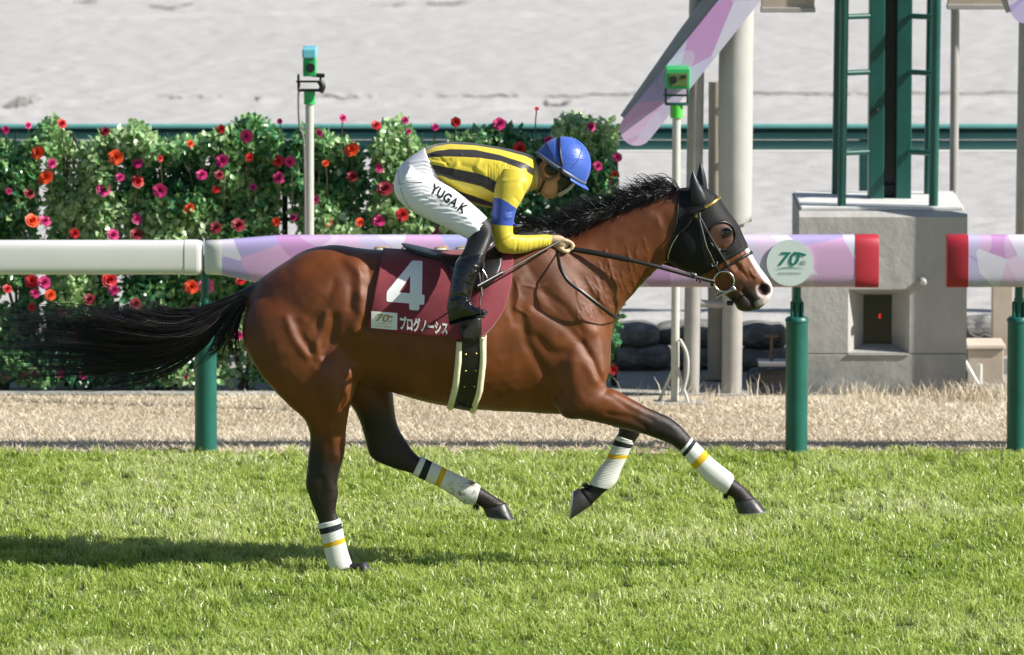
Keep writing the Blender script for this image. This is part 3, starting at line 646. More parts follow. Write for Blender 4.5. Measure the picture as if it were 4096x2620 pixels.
# ---------------------------------------------------------------- sandbags, box, stand
def bag_mat():
    k = M('sandbag'); v = k.coord('Object'); a = k.noise(v, 14, 6, 0.65)
    k.color(k.ramp(a, [(0.3, (0.09, 0.09, 0.09)), (0.52, (0.19, 0.19, 0.182)), (0.75, (0.36, 0.35, 0.33))])).set(Roughness=0.85).bump(k.noise(k.coord('Object', (1, 1, 3)), 22, 5, 0.6), 0.7, 0.02); return k.m
MT['bag'] = bag_mat()
def sandbag(sx0, sx1, sy0, sy1, y, label, seed):
    a = P(sx0, sy0, y); b = P(sx1, sy1, y); c = (a + b) / 2; hx = (b[0] - a[0]) / 2; hz = (a[2] - b[2]) / 2
    r = np.random.default_rng(seed); nu, nv = 36, 20; rings = []
    for i in range(nu):
        u = -1 + 2 * i / (nu - 1); e = (1 - abs(u) ** 6) ** 0.45 if abs(u) < 1 else 0.04
        th = np.linspace(0, 2 * math.pi, nv, endpoint=False); cz = np.sign(np.sin(th)) * np.abs(np.sin(th)) ** 0.8; cy = np.sign(np.cos(th)) * np.abs(np.cos(th)) ** 0.7
        wob = 1 + 0.06 * math.sin(u * 5 + seed) + 0.03 * np.sin(3 * th + u * 7 + seed)
        rings.append(np.column_stack((np.full(nv, c[0] + u * hx), y + cy * 0.17 * e * wob + 0.01 * math.sin(seed + u * 3), c[2] + cz * hz * max(e, 0.06) * wob)))
    tt = thing('sandbag', (c[0], y, b[2]), label, 'sandbag', 'dark sandbags piled by the gate columns')
    link_mesh('sack', *ring_loft(rings), MT['bag'], tt)
    link_mesh('seam', *tube([(c[0] + u * hx * 0.97, y - 0.172 * ((1 - abs(u) ** 6) ** 0.45), c[2] - 0.25 * hz + 0.01 * math.sin(9 * u + seed)) for u in np.linspace(-0.98, 0.98, 15)], 0.007, 6), MT['bag'], tt)
sandbag(2425, 2640, 1286, 1388, 7.85, 'upper sandbag nearest the horse chest', 1)
sandbag(2612, 2965, 1282, 1384, 7.95, 'long upper sandbag behind the camera pole', 2)
sandbag(2950, 3150, 1286, 1392, 7.88, 'upper sandbag left of the concrete block', 3)
sandbag(2380, 2690, 1376, 1466, 7.80, 'lower sandbag nearest the horse chest', 4)
sandbag(2685, 2960, 1380, 1474, 7.86, 'lower sandbag behind the gate columns', 5)
sandbag(2945, 3190, 1388, 1486, 7.80, 'lower sandbag left of the concrete block', 6)
sandbag(2985, 3220, 1470, 1560, 7.30, 'loose sandbag lying low in front of the pile', 8)
sandbag(3840, 4010, 1262, 1372, 8.1, 'dark sandbag to the right of the concrete block', 7)
x0, x1 = P(3872, 1400, 7.0)[0], P(4015, 1400, 7.0)[0]; zb0 = P(3900, 1378, 7.0)[2]
t = thing('utility_box', ((x0 + x1) / 2, 7.15, 0), 'beige utility box beside the concrete block', 'utility box')
link_mesh('housing', *bevel_box(((x0 + x1) / 2, 7.16, (zb0 - 0.03) / 2), (x1 - x0, 0.3, zb0 - 0.03), 0.006), MT['beige'], t, False)
link_mesh('lid', *bevel_box(((x0 + x1) / 2, 7.155, zb0 - 0.014), (x1 - x0 + 0.02, 0.33, 0.028), 0.008), simple('pale_lid', (0.55, 0.48, 0.40), 0.6), t, False)
px, pz = P(3905, 1500, 6.75)[0], 0.0
t = thing('pipe_stub', (px, 6.75, 0), 'pale pipe stub with a leaning stay beside the beige box', 'pipe')
link_mesh('pipe', *cyl((px + 0.02, 6.75, 0), (px + 0.02, 6.75, 0.15), 0.016, 12), MT['pole_cream'], t)
link_mesh('stay', *cyl((px - 0.07, 6.76, 0.17), (px + 0.01, 6.72, 0.03), 0.014, 10), MT['pole_cream'], t)
link_mesh('foot', *bevel_box((px + 0.0, 6.74, 0.02), (0.16, 0.08, 0.04), 0.006), MT['pole_grey'], t, False)
x0, x1 = P(3968, 1200, 7.6)[0], P(4048, 1200, 7.6)[0]
t = thing('support_post', ((x0 + x1) / 2, 7.6, 0), 'broad beige support post behind the right rail end', 'post')
link_mesh('shaft', *bevel_box(((x0 + x1) / 2, 7.6, 0.38), (x1 - x0, 0.14, 0.76), 0.005), MT['beige'], t, False)
link_mesh('footing', *bevel_box(((x0 + x1) / 2, 7.6, 0.05), (x1 - x0 + 0.14, 0.3, 0.1), 0.008), MT['concrete'], t, False)
sx = P(3100, 1500, 6.6)[0]
t = thing('folding_stand', (sx, 6.62, 0), 'small black stand with a pale top left of the block', 'stand')
link_mesh('top', *bevel_box((sx, 6.62, 0.175), (0.20, 0.22, 0.022), 0.004), simple('worn_grey_top', (0.16, 0.16, 0.17), 0.4), t, False)
for dx in (-0.08, 0.08):
    for dy in (-0.08, 0.08): link_mesh('leg', *cyl((sx + dx, 6.62 + dy, 0), (sx + dx, 6.62 + dy, 0.165), 0.010, 10), MT['black_plastic'], t)
link_mesh('crossbar', *bevel_box((sx, 6.535, 0.10), (0.16, 0.012, 0.09), 0.003, 1), MT['black_plastic'], t, False)
link_mesh('handle', *merge(cyl((sx - 0.02, 6.62, 0.18), (sx - 0.02, 6.62, 0.33), 0.010, 10), cyl((sx - 0.06, 6.62, 0.33), (sx + 0.02, 6.62, 0.33), 0.011, 10)), simple('rusty_handle', (0.11, 0.07, 0.06), 0.6), t)
def wdens(x, y): return np.clip(0.9 * np.exp(-((x - 2.62) / 0.25) ** 2) + 0.35 * np.exp(-((x - 2.05) / 0.18) ** 2) + np.exp(-((x - 3.15) / 0.3) ** 2) * 0.6 + 0.10 * np.exp(-((x - 1.2) / 0.4) ** 2), 0, 1)
tag(blades('dry_weeds', 15000, (0.4, 4.2), (6.1, 6.54), 0.04, 0.16, 0.0042, GM['straw'], 1.1, 41, density=wdens),
    'ragged dry weeds growing along the foot of the concrete block', 'weeds', kind='stuff')
# ---------------------------------------------------------------- climbing roses on a trellis
HY = 6.72
def leaf_mat():
    k = M('rose_leaf'); t = k.attr('tint')
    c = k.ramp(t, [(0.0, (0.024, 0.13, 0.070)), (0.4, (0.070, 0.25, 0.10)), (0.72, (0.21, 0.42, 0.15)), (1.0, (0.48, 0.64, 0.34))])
    k.color(c).set(Roughness=0.27); k.b.inputs['Specular IOR Level'].default_value = 0.9
    tr = k.n('ShaderNodeBsdfTranslucent'); k.l(k.mix(0.4, c, (0.2, 0.4, 0.06)), tr.inputs[0]); mx = k.n('ShaderNodeMixShader'); mx.inputs[0].default_value = 0.32
    k.l(k.b.outputs[0], mx.inputs[1]); k.l(tr.outputs[0], mx.inputs[2]); k.l(mx.outputs[0], k.out.inputs[0]); return k.m
MT['leaf'] = leaf_mat()
MT['cane'] = simple('rose_cane', (0.05, 0.06, 0.025), 0.6)
def leaves(name, pos, size, seed, parent, tintbase):
    r = np.random.default_rng(seed); n = len(pos); s = size * (0.6 + 0.8 * r.random(n))
    d = r.normal(size=(n, 3)); d[:, 2] -= 0.25; d /= np.linalg.norm(d, axis=1)[:, None]
    nn = r.normal(size=(n, 3)) + np.array((0.35, -0.55, 0.75)); nn -= d * (nn * d).sum(1)[:, None]; nn /= np.linalg.norm(nn, axis=1)[:, None]
    q = np.cross(nn, d); V = np.empty((n, 6, 3)); e = s[:, None]
    V[:, 0] = pos; V[:, 1] = pos + (d * 0.45 + q * 0.34 + nn * 0.10) * e; V[:, 2] = pos + d * 0.5 * e; V[:, 3] = pos + (d * 0.45 - q * 0.34 + nn * 0.10) * e
    V[:, 4] = pos + (d * 1.0 - nn * 0.08) * e; V[:, 5] = pos + (d * 0.82 + q * 0.2 + nn * 0.05) * e
    b = np.arange(n) * 6
    tri = np.concatenate((np.stack((b, b + 2, b + 1), 1), np.stack((b, b + 3, b + 2), 1), np.stack((b + 1, b + 2, b + 5), 1), np.stack((b + 2, b + 4, b + 5), 1), np.stack((b + 2, b + 3, b + 4), 1)))
    tint = np.clip(tintbase + 0.25 * r.normal(size=n), 0, 1)
    return fast_mesh(name, V.reshape(-1, 3), tri=tri, mat=MT['leaf'], parent=parent, attrs={'tint': np.repeat(tint, 6)})
ROSE = {}
for nm, c in (('red', (0.50, 0.012, 0.018)), ('or', (0.70, 0.07, 0.012)), ('mag', (0.52, 0.022, 0.17)), ('pink', (0.62, 0.12, 0.28)), ('dark', (0.22, 0.008, 0.02))):
    k = M('petal_' + nm); v = k.coord('Object'); k.color(k.ramp(k.noise(v, 30, 3), [(0.3, tuple(q * 0.7 for q in c)), (0.7, tuple(min(1, q * 1.25 + 0.01) for q in c))])).set(Roughness=0.55)
    k.b.inputs['Subsurface Weight'].default_value = 0.0
    bm = bmesh.new(); r = random.Random(hash(nm) % 100 if False else len(nm) * 7 + ord(nm[0]))
    for layer, (npet, rad, tilt) in enumerate(((6, 1.0, 0.25), (5, 0.78, 0.55), (5, 0.55, 0.95), (3, 0.34, 1.25))):
        for i in range(npet):
            a = 2 * math.pi * i / npet + layer * 0.5 + r.uniform(-.15, .15); rows = []
            for u in (0.0, 0.5, 1.0):
                row = []
                for w_ in (-1, 0, 1):
                    ww = w_ * (0.30 + 0.32 * math.sin(u * 2.2)) * rad; rr = rad * u * math.cos(tilt * (0.4 + 0.6 * u)) + 0.04; hh = rad * u * math.sin(tilt) * 0.9 + 0.12 * (abs(w_)) * u - (0.10 * u * u if layer < 2 else 0) + layer * 0.03
                    row.append(bm.verts.new((rr * math.cos(a) - ww * math.sin(a), rr * math.sin(a) + ww * math.cos(a), hh)))
                rows.append(row)
            for q in range(2):
                for p_ in range(2): bm.faces.new((rows[q][p_], rows[q][p_ + 1], rows[q + 1][p_ + 1], rows[q + 1][p_]))
    me = bpy.data.meshes.new('rose_bloom_' + nm); bm.to_mesh(me); bm.free(); me.materials.append(k.m)
    me.polygons.foreach_set('use_smooth', np.ones(len(me.polygons), dtype=bool)); ROSE[nm] = me
BLOOMS = [(145,291,'red',11),(66,295,'mag',8),(13,306,'mag',9),(247,310,'dark',11),(520,304,'red',10),(658,285,'mag',6),(806,278,'mag',9),(884,295,'red',11),(580,320,'mag',14),(90,360,'or',15),(272,370,'or',16),(121,384,'mag',11),(447,338,'or',8),(324,385,'mag',12),(376,373,'red',7),(523,379,'mag',15),(586,370,'red',10),(765,385,'or',8),(655,378,'red',12),(682,380,'mag',12),(748,315,'mag',10),(828,353,'or',17),(474,412,'mag',12),(515,412,'dark',11),(655,418,'mag',13),(108,418,'or',17),(282,418,'mag',10),(323,427,'red',14),(242,445,'mag',16),(376,448,'mag',15),(68,456,'dark',12),(20,450,'mag',7),(445,490,'or',12),(508,446,'red',9),(595,440,'mag',8),(828,415,'dark',13),(905,444,'dark',17),(892,395,'mag',11),(945,505,'red',14),(890,520,'mag',14),(846,523,'or',10),(770,523,'red',10),(75,520,'or',16),(105,520,'mag',13),(175,549,'red',11),(321,515,'mag',12),(320,552,'dark',14),(265,553,'mag',13),(507,536,'dark',13),(560,530,'dark',15),(650,522,'or',10),(690,512,'mag',8),(1020,545,'mag',13),(1072,287,'red',11),(1174,292,'mag',14),(1222,350,'red',15),(1390,298,'mag',10),(1405,391,'mag',10),(1430,432,'mag',9),(1452,370,'mag',10),(1445,412,'or',11),(1425,445,'red',9),(1332,513,'dark',12),(1262,256,'red',5),(1023,300,'mag',9),(952,283,'mag',8),(960,310,'mag',7),(75,662,'red',15),(103,665,'mag',14),(17,680,'red',10),(82,690,'mag',10),(257,658,'red',17),(268,684,'mag',12),(118,694,'or',12),(210,705,'dark',13),(318,715,'dark',13),(75,722,'red',9),(450,675,'or',15),(485,672,'pink',17),(565,660,'red',11),(453,730,'mag',9),(150,735,'mag',11),(10,880,'mag',9),(58,880,'red',8),(85,875,'mag',10),(140,880,'mag',10),(195,882,'mag',9),(437,890,'mag',11),(1442,870,'red',11),(740,470,'mag',10),(1130,520,'red',11),(1290,330,'mag',10),(40,590,'red',12),(200,600,'mag',12),(390,610,'red',12),(560,790,'mag',11),(330,800,'red',11),(180,790,'mag',11),(1180,430,'red',12),(1300,600,'mag',12)]
COLS = [(-92, 92), (104, 278), (300, 472), (494, 660), (684, 850), (872, 1036), (1050, 1210), (1226, 1440)]
NAMES = ['rose column at the left edge with two orange blooms', 'rose column second from the left edge', 'rose column above the end of the white rail',
         'rose column just left of the slim camera pole', 'rose column behind the slim camera pole', 'rose column behind the jockey seat', 'rose column behind the jockey back', 'rightmost rose column behind the jockey helmet']
tr_ = thing('trellis_frame', (PD(570, 600, HY)[0], HY + 0.12, 0), 'dark wire trellis frame behind the rose columns', 'trellis')
xA, xB = PD(-110, 600, HY)[0], PD(1445, 600, HY)[0]
for z in (0.24, 0.60, 0.98, 1.36): link_mesh('rail', *cyl((xA, HY + 0.16, z), (xB, HY + 0.16, z), 0.012, 8), MT['green_black'], tr_)
for i in range(7):
    x = xA + (xB - xA) * i / 6; link_mesh('post', *cyl((x, HY + 0.2, 0), (x, HY + 0.2, 1.42), 0.018, 10), MT['green_black'], tr_)
link_mesh('planter_edge', *bevel_box(((xA + xB) / 2, HY - 0.27, 0.0), (xB - xA, 0.12, 0.05), 0.006), MT['concrete'], tr_, False)
bushes = []
for i, (d0, d1) in enumerate(COLS):
    x0, x1 = PD(d0, 600, HY)[0], PD(d1, 600, HY)[0]; cx = (x0 + x1) / 2; hw = (x1 - x0) / 2
    b = thing('rose_bush', (cx, HY, 0), NAMES[i], 'rose bush', 'climbing roses along the rail'); bushes.append((cx, b))
    r = np.random.default_rng(100 + i); n = 13000; pos = np.empty((n * 3, 3)); z = r.uniform(0.06, 1.60, n * 3); x = r.uniform(-1.12, 1.12, n * 3); y = r.uniform(-0.22, 0.20, n * 3)
    lump = vnoise((x * hw + cx) * 1, z, 5.5, 55); edge = 0.97 + 0.26 * (vnoise(np.full_like(z, i * 3.0), z, 6.0, 61) - 0.5)
    gap = (vnoise(z * 0 + i * 7.3, z, 2.4, 62) > 0.62)
    keep = (np.abs(x) < np.where(gap, 1.14, edge)) & (y < 0.02 + 0.22 * lump) & (y > -0.26 + 0.42 * (1 - lump) * 0.7) & (z < 1.40 + 0.22 * vnoise((x * hw + cx), z * 0, 6, 63))
    pos = np.stack((cx + x * hw, HY + y, z), 1)[keep][:n]
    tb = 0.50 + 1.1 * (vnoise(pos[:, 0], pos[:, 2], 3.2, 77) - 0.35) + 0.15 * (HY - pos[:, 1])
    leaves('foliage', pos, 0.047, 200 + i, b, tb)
    canes = [tube([(cx + r.uniform(-.6, .6) * hw * 0.4, HY + 0.05, 0), (cx + r.uniform(-.6, .6) * hw, HY + 0.06, 0.5), (cx + r.uniform(-.7, .7) * hw, HY + 0.04, 1.0), (cx + r.uniform(-.8, .8) * hw, HY, 1.5)], [0.012, 0.010, 0.007, 0.004], 6, sub=4) for _ in range(6)]
    link_mesh('canes', *merge(*canes), MT['cane'], b)
r = random.Random(5)
for d, dy, c, rad in BLOOMS:
    y = HY - 0.20 + r.uniform(-0.04, 0.05); p = PD(d, dy, y); b = min(bushes, key=lambda q: abs(q[0] - p[0]))[1]
    if p[2] > 1.30: link_mesh('bloom_stem', *tube([(p[0] + r.uniform(-.03, .03), HY - 0.12, p[2] - 0.30), (p[0] + r.uniform(-.01, .01), y + 0.03, p[2] - 0.12), (p[0], y + 0.01, p[2])], 0.0042, 6, sub=4), MT['cane'], b)
    o = bpy.data.objects.new('rose_bloom', ROSE[c]); COL.objects.link(o); s = rad / 405.0 * 1.05
    o.parent = b; o.matrix_parent_inverse = b.matrix_world.inverted()
    q = Vector((r.uniform(-.45, .7), -1, r.uniform(-.1, .9))).to_track_quat('Z', 'Y'); o.matrix_basis = Matrix.Translation(Vector(p)) @ q.to_matrix().to_4x4() @ Matrix.Scale(s, 4)
# ================================================================== racehorse
TRUNK = [((985, 1185), (985, 1330), .06, 0), ((1035, 1120), (1035, 1420), .135, 0), ((1100, 1074), (1100, 1470), .19, 0), ((1160, 1036), (1160, 1500), .222, 0),
         ((1220, 1002), (1220, 1510), .245, 0), ((1325, 981), (1325, 1518), .262, 0), ((1440, 994), (1440, 1528), .262, 0), ((1525, 1001), (1525, 1552), .262, 0),
         ((1650, 1008), (1650, 1592), .285, 0), ((1750, 1010), (1750, 1616), .30, 0), ((1850, 1006), (1850, 1630), .30, 0), ((1950, 985), (1950, 1640), .285, 0),
         ((2020, 950), (2030, 1645), .262, 0), ((2090, 930), (2110, 1648), .24, 0), ((2170, 922), (2200, 1655), .225, 0), ((2250, 925), (2290, 1650), .212, 0),
         ((2310, 1000), (2370, 1600), .195, 0), ((2370, 1130), (2415, 1545), .16, 0), ((2420, 1250), (2436, 1490), .11, 0), ((2440, 1330), (2444, 1440), .05, 0)]
NECK = [((2110, 930), (2330, 1560), .17, 0), ((2190, 928), (2430, 1430), .165, 0), ((2256, 940), (2455, 1305), .145, 0), ((2325, 908), (2484, 1237), .118, 0), ((2410, 862), (2530, 1180), .102, 0),
        ((2500, 818), (2580, 1124), .092, 0), ((2600, 778), (2640, 1068), .088, 0), ((2690, 757), (2690, 1035), .085, 0), ((2760, 752), (2730, 1010), .08, 0)]
HEAD = [((2735, 762), (2655, 985), .070, 0, 2.3), ((2765, 750), (2664, 1015), .082, 0, 2.3), ((2806, 744), (2680, 1043), .094, 0, 2.4), ((2840, 765), (2703, 1064), .103, 0, 2.5), ((2870, 788), (2732, 1080), .108, 0, 2.5), ((2910, 846), (2778, 1093), .104, 0, 2.4),
        ((2950, 900), (2818, 1118), .086, 0, 2.3), ((2980, 962), (2860, 1150), .070, 0, 2.3), ((3012, 1024), (2902, 1182), .060, 0, 2.3), ((3046, 1078), (2936, 1212), .056, 0, 2.4),
        ((3074, 1116), (2950, 1236), .058, 0, 2.5), ((3091, 1148), (2975, 1245), .058, 0, 2.5), ((3088, 1176), (3000, 1244), .050, 0, 2.3), ((3074, 1204), (3026, 1240), .034, 0, 2.2)]
NF = [((2380, 1250), (2140, 1300), .07, -.11), ((2415, 1380), (2170, 1450), .085, -.13), ((2428, 1480), (2205, 1580), .09, -.145), ((2425, 1545), (2250, 1665), .082, -.155), ((2455, 1556), (2322, 1677), .076, -.155),
      ((2520, 1591), (2400, 1692), .066, -.15), ((2580, 1625), (2478, 1713), .057, -.145), ((2630, 1648), (2556, 1731), .050, -.14), ((2678, 1669), (2630, 1756), .047, -.135), ((2716, 1698), (2680, 1776), .046, -.13),
      ((2752, 1735), (2712, 1797), .041, -.13), ((2786, 1774), (2742, 1830), .034, -.13), ((2848, 1836), (2792, 1887), .031, -.13), ((2893, 1872), (2832, 1928), .034, -.13), ((2925, 1899), (2872, 1957), .038, -.13),
      ((2937, 1916), (2903, 1972), .037, -.13), ((2978, 1950), (2932, 1994), .033, -.13), ((3012, 1984), (2938, 2004), .040, -.13), ((3022, 1995), (2938, 2012), .041, -.13)]
FF = [((2380, 1300), (2160, 1330), .07, .11), ((2415, 1440), (2200, 1500), .085, .13), ((2420, 1540), (2235, 1640), .08, .14), ((2470, 1580), (2300, 1670), .07, .14), ((2530, 1640), (2390, 1680), .06, .13), ((2560, 1690), (2462, 1690), .05, .12),
      ((2560, 1735), (2475, 1716), .045, .12), ((2548, 1756), (2471, 1738), .042, .12), ((2518, 1800), (2449, 1790), .034, .12), ((2498, 1842), (2424, 1843), .032, .12), ((2480, 1882), (2388, 1888), .034, .12),
      ((2462, 1930), (2366, 1925), .037, .12), ((2432, 1958), (2360, 1940), .036, .12), ((2395, 1990), (2345, 1952), .033, .12), ((2372, 2015), (2325, 1950), .040, .12), ((2366, 2022), (2318, 1956), .041, .12)]
NH = [((1440, 1150), (1010, 1200), .10, -.10), ((1442, 1240), (975, 1270), .125, -.125), ((1440, 1340), (968, 1335), .13, -.138), ((1438, 1430), (984, 1400), .125, -.148), ((1434, 1505), (1030, 1480), .118, -.152), ((1418, 1562), (1086, 1550), .108, -.152),
      ((1402, 1620), (1160, 1626), .092, -.148), ((1391, 1676), (1216, 1676), .078, -.142), ((1384, 1738), (1240, 1742), .063, -.136), ((1378, 1812), (1234, 1812), .053, -.13), ((1358, 1888), (1226, 1892), .049, -.125),
      ((1350, 1936), (1222, 1942), .049, -.12), ((1354, 1972), (1237, 1988), .047, -.12), ((1344, 2034), (1262, 2052), .040, -.12), ((1353, 2072), (1276, 2092), .035, -.12), ((1371, 2140), (1293, 2164), .032, -.12),
      ((1387, 2203), (1306, 2224), .033, -.12), ((1402, 2250), (1320, 2268), .037, -.12), ((1425, 2252), (1362, 2288), .035, -.12), ((1448, 2252), (1412, 2284), .036, -.12), ((1462, 2254), (1424, 2276), .038, -.12)]
FH = [((1440, 1180), (1050, 1220), .10, .10), ((1470, 1330), (1080, 1350), .125, .13), ((1530, 1440), (1160, 1470), .12, .145), ((1562, 1530), (1290, 1560), .11, .15), ((1574, 1600), (1390, 1610), .095, .148), ((1582, 1665), (1430, 1668), .075, .14),
      ((1596, 1716), (1452, 1728), .06, .135), ((1622, 1758), (1468, 1790), .05, .13), ((1650, 1800), (1484, 1830), .048, .125), ((1668, 1818), (1520, 1852), .045, .125), ((1680, 1829), (1590, 1878), .040, .12), ((1690, 1834), (1652, 1896), .035, .12),
      ((1740, 1857), (1714, 1925), .032, .12), ((1800, 1886), (1770, 1952), .032, .12), ((1852, 1911), (1822, 1985), .035, .12), ((1898, 1932), (1862, 2012), .038, .12), ((1921, 1948), (1900, 2013), .037, .12), ((1960, 1973), (1920, 2024), .033, .12), ((2014, 2006), (1932, 2034), .040, .12), ((2024, 2014), (1934, 2040), .041, .12)]
DOCK = [((1045, 1118), (1030, 1180), .045, 0), ((1010, 1130), (985, 1185), .036, 0), ((960, 1160), (945, 1205), .028, 0), ((900, 1195), (890, 1230), .018, 0)]
parts = [loft_pairs(TRUNK, 44, 5, 2.25), loft_pairs(NECK, 36, 5, 2.2), loft_pairs(HEAD, 36, 5), loft_pairs(NF, 28, 4, 2.1), loft_pairs(FF, 28, 4, 2.1), loft_pairs(NH, 32, 4, 2.2), loft_pairs(FH, 32, 4, 2.2), loft_pairs(DOCK, 16, 3)]
hb_me = remeshed('body', parts, 0.0065, 10, 0.5)
HV = get_co(hb_me); HN = get_no(hb_me); HQ = PROJ(HV)
# broad welding smooth where limbs meet the trunk
E = np.empty(len(hb_me.edges) * 2, np.int64); hb_me.edges.foreach_get('vertices', E); E = E.reshape(-1, 2)
deg = np.bincount(E.ravel(), minlength=len(HV)).astype(float)
def lap(V, wgt, it, f=0.5):
    V = V.copy()
    for _ in range(it):
        S = np.zeros_like(V)
        for c in range(3): S[:, c] = np.bincount(E[:, 0], V[E[:, 1], c], len(V)) + np.bincount(E[:, 1], V[E[:, 0], c], len(V))
        V += (S / deg[:, None] - V) * (f * wgt)[:, None]
    return V
wz = np.zeros(len(HV))
for pts, rr in (([(1445, 1150), (1450, 1300), (1440, 1420)], 70), ([(1000, 1200), (1200, 1150), (1400, 1120)], 90), ([(2140, 1250), (2150, 1400), (2210, 1560)], 60), ([(2330, 1250), (2400, 1330), (2430, 1450)], 60), ([(2260, 940), (2330, 1150), (2440, 1300)], 90), ([(2690, 760), (2670, 900), (2665, 1020)], 40)):
    wz = np.maximum(wz, np.exp(-(polydist(HQ, pts) / rr) ** 2))
HV = lap(HV, wz, 60); set_co(hb_me, HV); HN = get_no(hb_me)
# ---- muscle and bone relief: (polyline px, radius px, height mm)
STROKES = [([(1420, 1050), (1442, 1105)], 30, 18), ([(1385, 1045), (1436, 1100), (1444, 1190)], 15, 9), ([(1440, 1180), (1446, 1260), (1420, 1320)], 22, 15), ([(1405, 1150), (1400, 1230)], 15, -8), ([(1475, 1080), (1480, 1200), (1470, 1300)], 22, -12), ([(1345, 1500), (1335, 1590)], 60, 26), ([(1300, 1430), (1360, 1450), (1410, 1440)], 16, -8), ([(1360, 1120), (1390, 1210), (1395, 1300)], 42, 5),
  ([(1335, 1130), (1300, 1230), (1275, 1320), (1290, 1390)], 17, -7), ([(1145, 1275), (1172, 1345), (1228, 1420)], 15, 9), ([(1188, 1290), (1212, 1360), (1250, 1405)], 19, -12), ([(1302, 1250), (1284, 1330), (1262, 1398)], 16, 14),
  ([(1340, 1270), (1330, 1350), (1300, 1420)], 18, -13), ([(1060, 1290)], 95, 9), ([(1180, 1150)], 100, 6), ([(1220, 1300), (1245, 1270), (1290, 1200)], 14, -5), ([(1402, 1500), (1384, 1580)], 30, 9), ([(1365, 1470), (1352, 1560), (1362, 1640)], 14, -9),
  ([(1290, 1480), (1325, 1560), (1330, 1640)], 34, 8), ([(1255, 1450), (1330, 1480), (1380, 1520)], 14, -7), ([(1270, 1560), (1290, 1660), (1300, 1740)], 16, -5), ([(1318, 1690), (1330, 1760), (1340, 1820)], 14, 6), ([(1250, 1700), (1246, 1800), (1236, 1900)], 12, 5), ([(1262, 1740), (1268, 1860)], 11, -5),
  ([(1300, 1900), (1320, 1950)], 22, 5), ([(1245, 1940)], 22, 5), ([(1290, 1920), (1285, 1990)], 12, -4), ([(1480, 1430), (1490, 1470)], 55, -16), ([(1460, 1300), (1480, 1380)], 35, -8), ([(1520, 1220), (1560, 1400)], 50, 4),
  ([(2160, 1020), (2250, 1180), (2360, 1320)], 34, 8), ([(2110, 1060), (2190, 1200), (2290, 1310)], 16, -5), ([(2180, 1170), (2260, 1230), (2330, 1330)], 13, -6), ([(2150, 1290), (2240, 1380), (2290, 1440)], 62, 15), ([(2085, 1260), (2110, 1380), (2165, 1470), (2225, 1570)], 20, -12),
  ([(2140, 1225), (2220, 1275), (2310, 1350), (2350, 1420)], 15, -9), ([(2150, 1350), (2200, 1410), (2265, 1415)], 22, -9), ([(2290, 1450), (2300, 1540), (2330, 1600)], 24, 6), ([(2385, 1330), (2416, 1420), (2420, 1480)], 26, 13), ([(2332, 1370), (2372, 1440), (2394, 1500), (2412, 1528)], 11, -11), ([(2350, 1470), (2380, 1520)], 18, 8),
  ([(2050, 1130), (2040, 1220), (2060, 1290)], 15, -6), ([(2075, 1120), (2070, 1230)], 16, 5), ([(2420, 1570), (2520, 1640), (2610, 1680)], 11, -6), ([(2455, 1585), (2560, 1645)], 22, 6), ([(2425, 1655), (2530, 1672), (2590, 1712)], 9, -6), ([(2480, 1690), (2560, 1715)], 14, 5), ([(2275, 1640)], 36, 9), ([(2230, 1560), (2290, 1640)], 14, -5),
  ([(2625, 1015), (2530, 1115), (2450, 1215)], 14, -7), ([(2330, 990), (2450, 920), (2600, 860)], 46, 6), ([(2230, 1010), (2330, 1120), (2410, 1260)], 22, -7), ([(2560, 1020), (2480, 1120)], 26, 6), ([(2290, 1060), (2390, 1180)], 24, 6), ([(2650, 860), (2690, 960)], 22, -6), ([(2630, 870), (2640, 905)], 6, 4),
  ([(2845, 985), (2900, 1050), (2935, 1090)], 9, 7), ([(2745, 990)], 62, 12), ([(2880, 1000), (2910, 1040)], 20, -6), ([(2935, 945), (3010, 1085)], 14, -4), ([(2905, 905)], 48, 9), ([(2906, 930)], 16, 6), ([(2940, 1055), (2968, 1085), (2990, 1112)], 7, -6), ([(2958, 1048), (2990, 1090)], 8, 4), ([(2985, 1075), (3010, 1115)], 7, -5), ([(2930, 1085), (2960, 1130)], 14, 4), ([(2955, 1130), (2985, 1165)], 10, -4),
  ([(2964, 1222)], 24, 10), ([(2935, 1196), (2948, 1208)], 10, -8), ([(3040, 1222)], 18, 7), ([(2974, 1166), (2983, 1178), (3003, 1197), (3012, 1216), (3017, 1240)], 7, -22), ([(2905, 1120), (2960, 1165)], 8, -4), ([(3056, 1156)], 36, 13), ([(3056, 1157)], 22, -62), ([(2690, 1740)], 22, 4), ([(2640, 1700), (2690, 1730)], 12, -4), ([(2720, 1740)], 10, -3)]
face = np.clip(np.abs(HN[:, 1]) * 1.25, 0, 1) ** 0.7
side = np.where(HV[:, 1] < 0, 1.0, 1.0)
xz = HQ.copy()
# mirror px for the far half of trunk/head (same outline), far legs keep their own shape
disp = np.zeros(len(HV))
farleg = (HV[:, 1] > 0.02) & (HQ[:, 1] > 1530)
for pts, rr, mm in STROKES:
    disp += 0.76 * mm / 1000.0 * np.exp(-(polydist(HQ, pts) / rr) ** 2)
disp[farleg] = 0
HV = HV + HN * (disp * face)[:, None]
HV = lap(HV, np.where(HQ[:, 0] > 2800, 0.15, 1.0), 3)
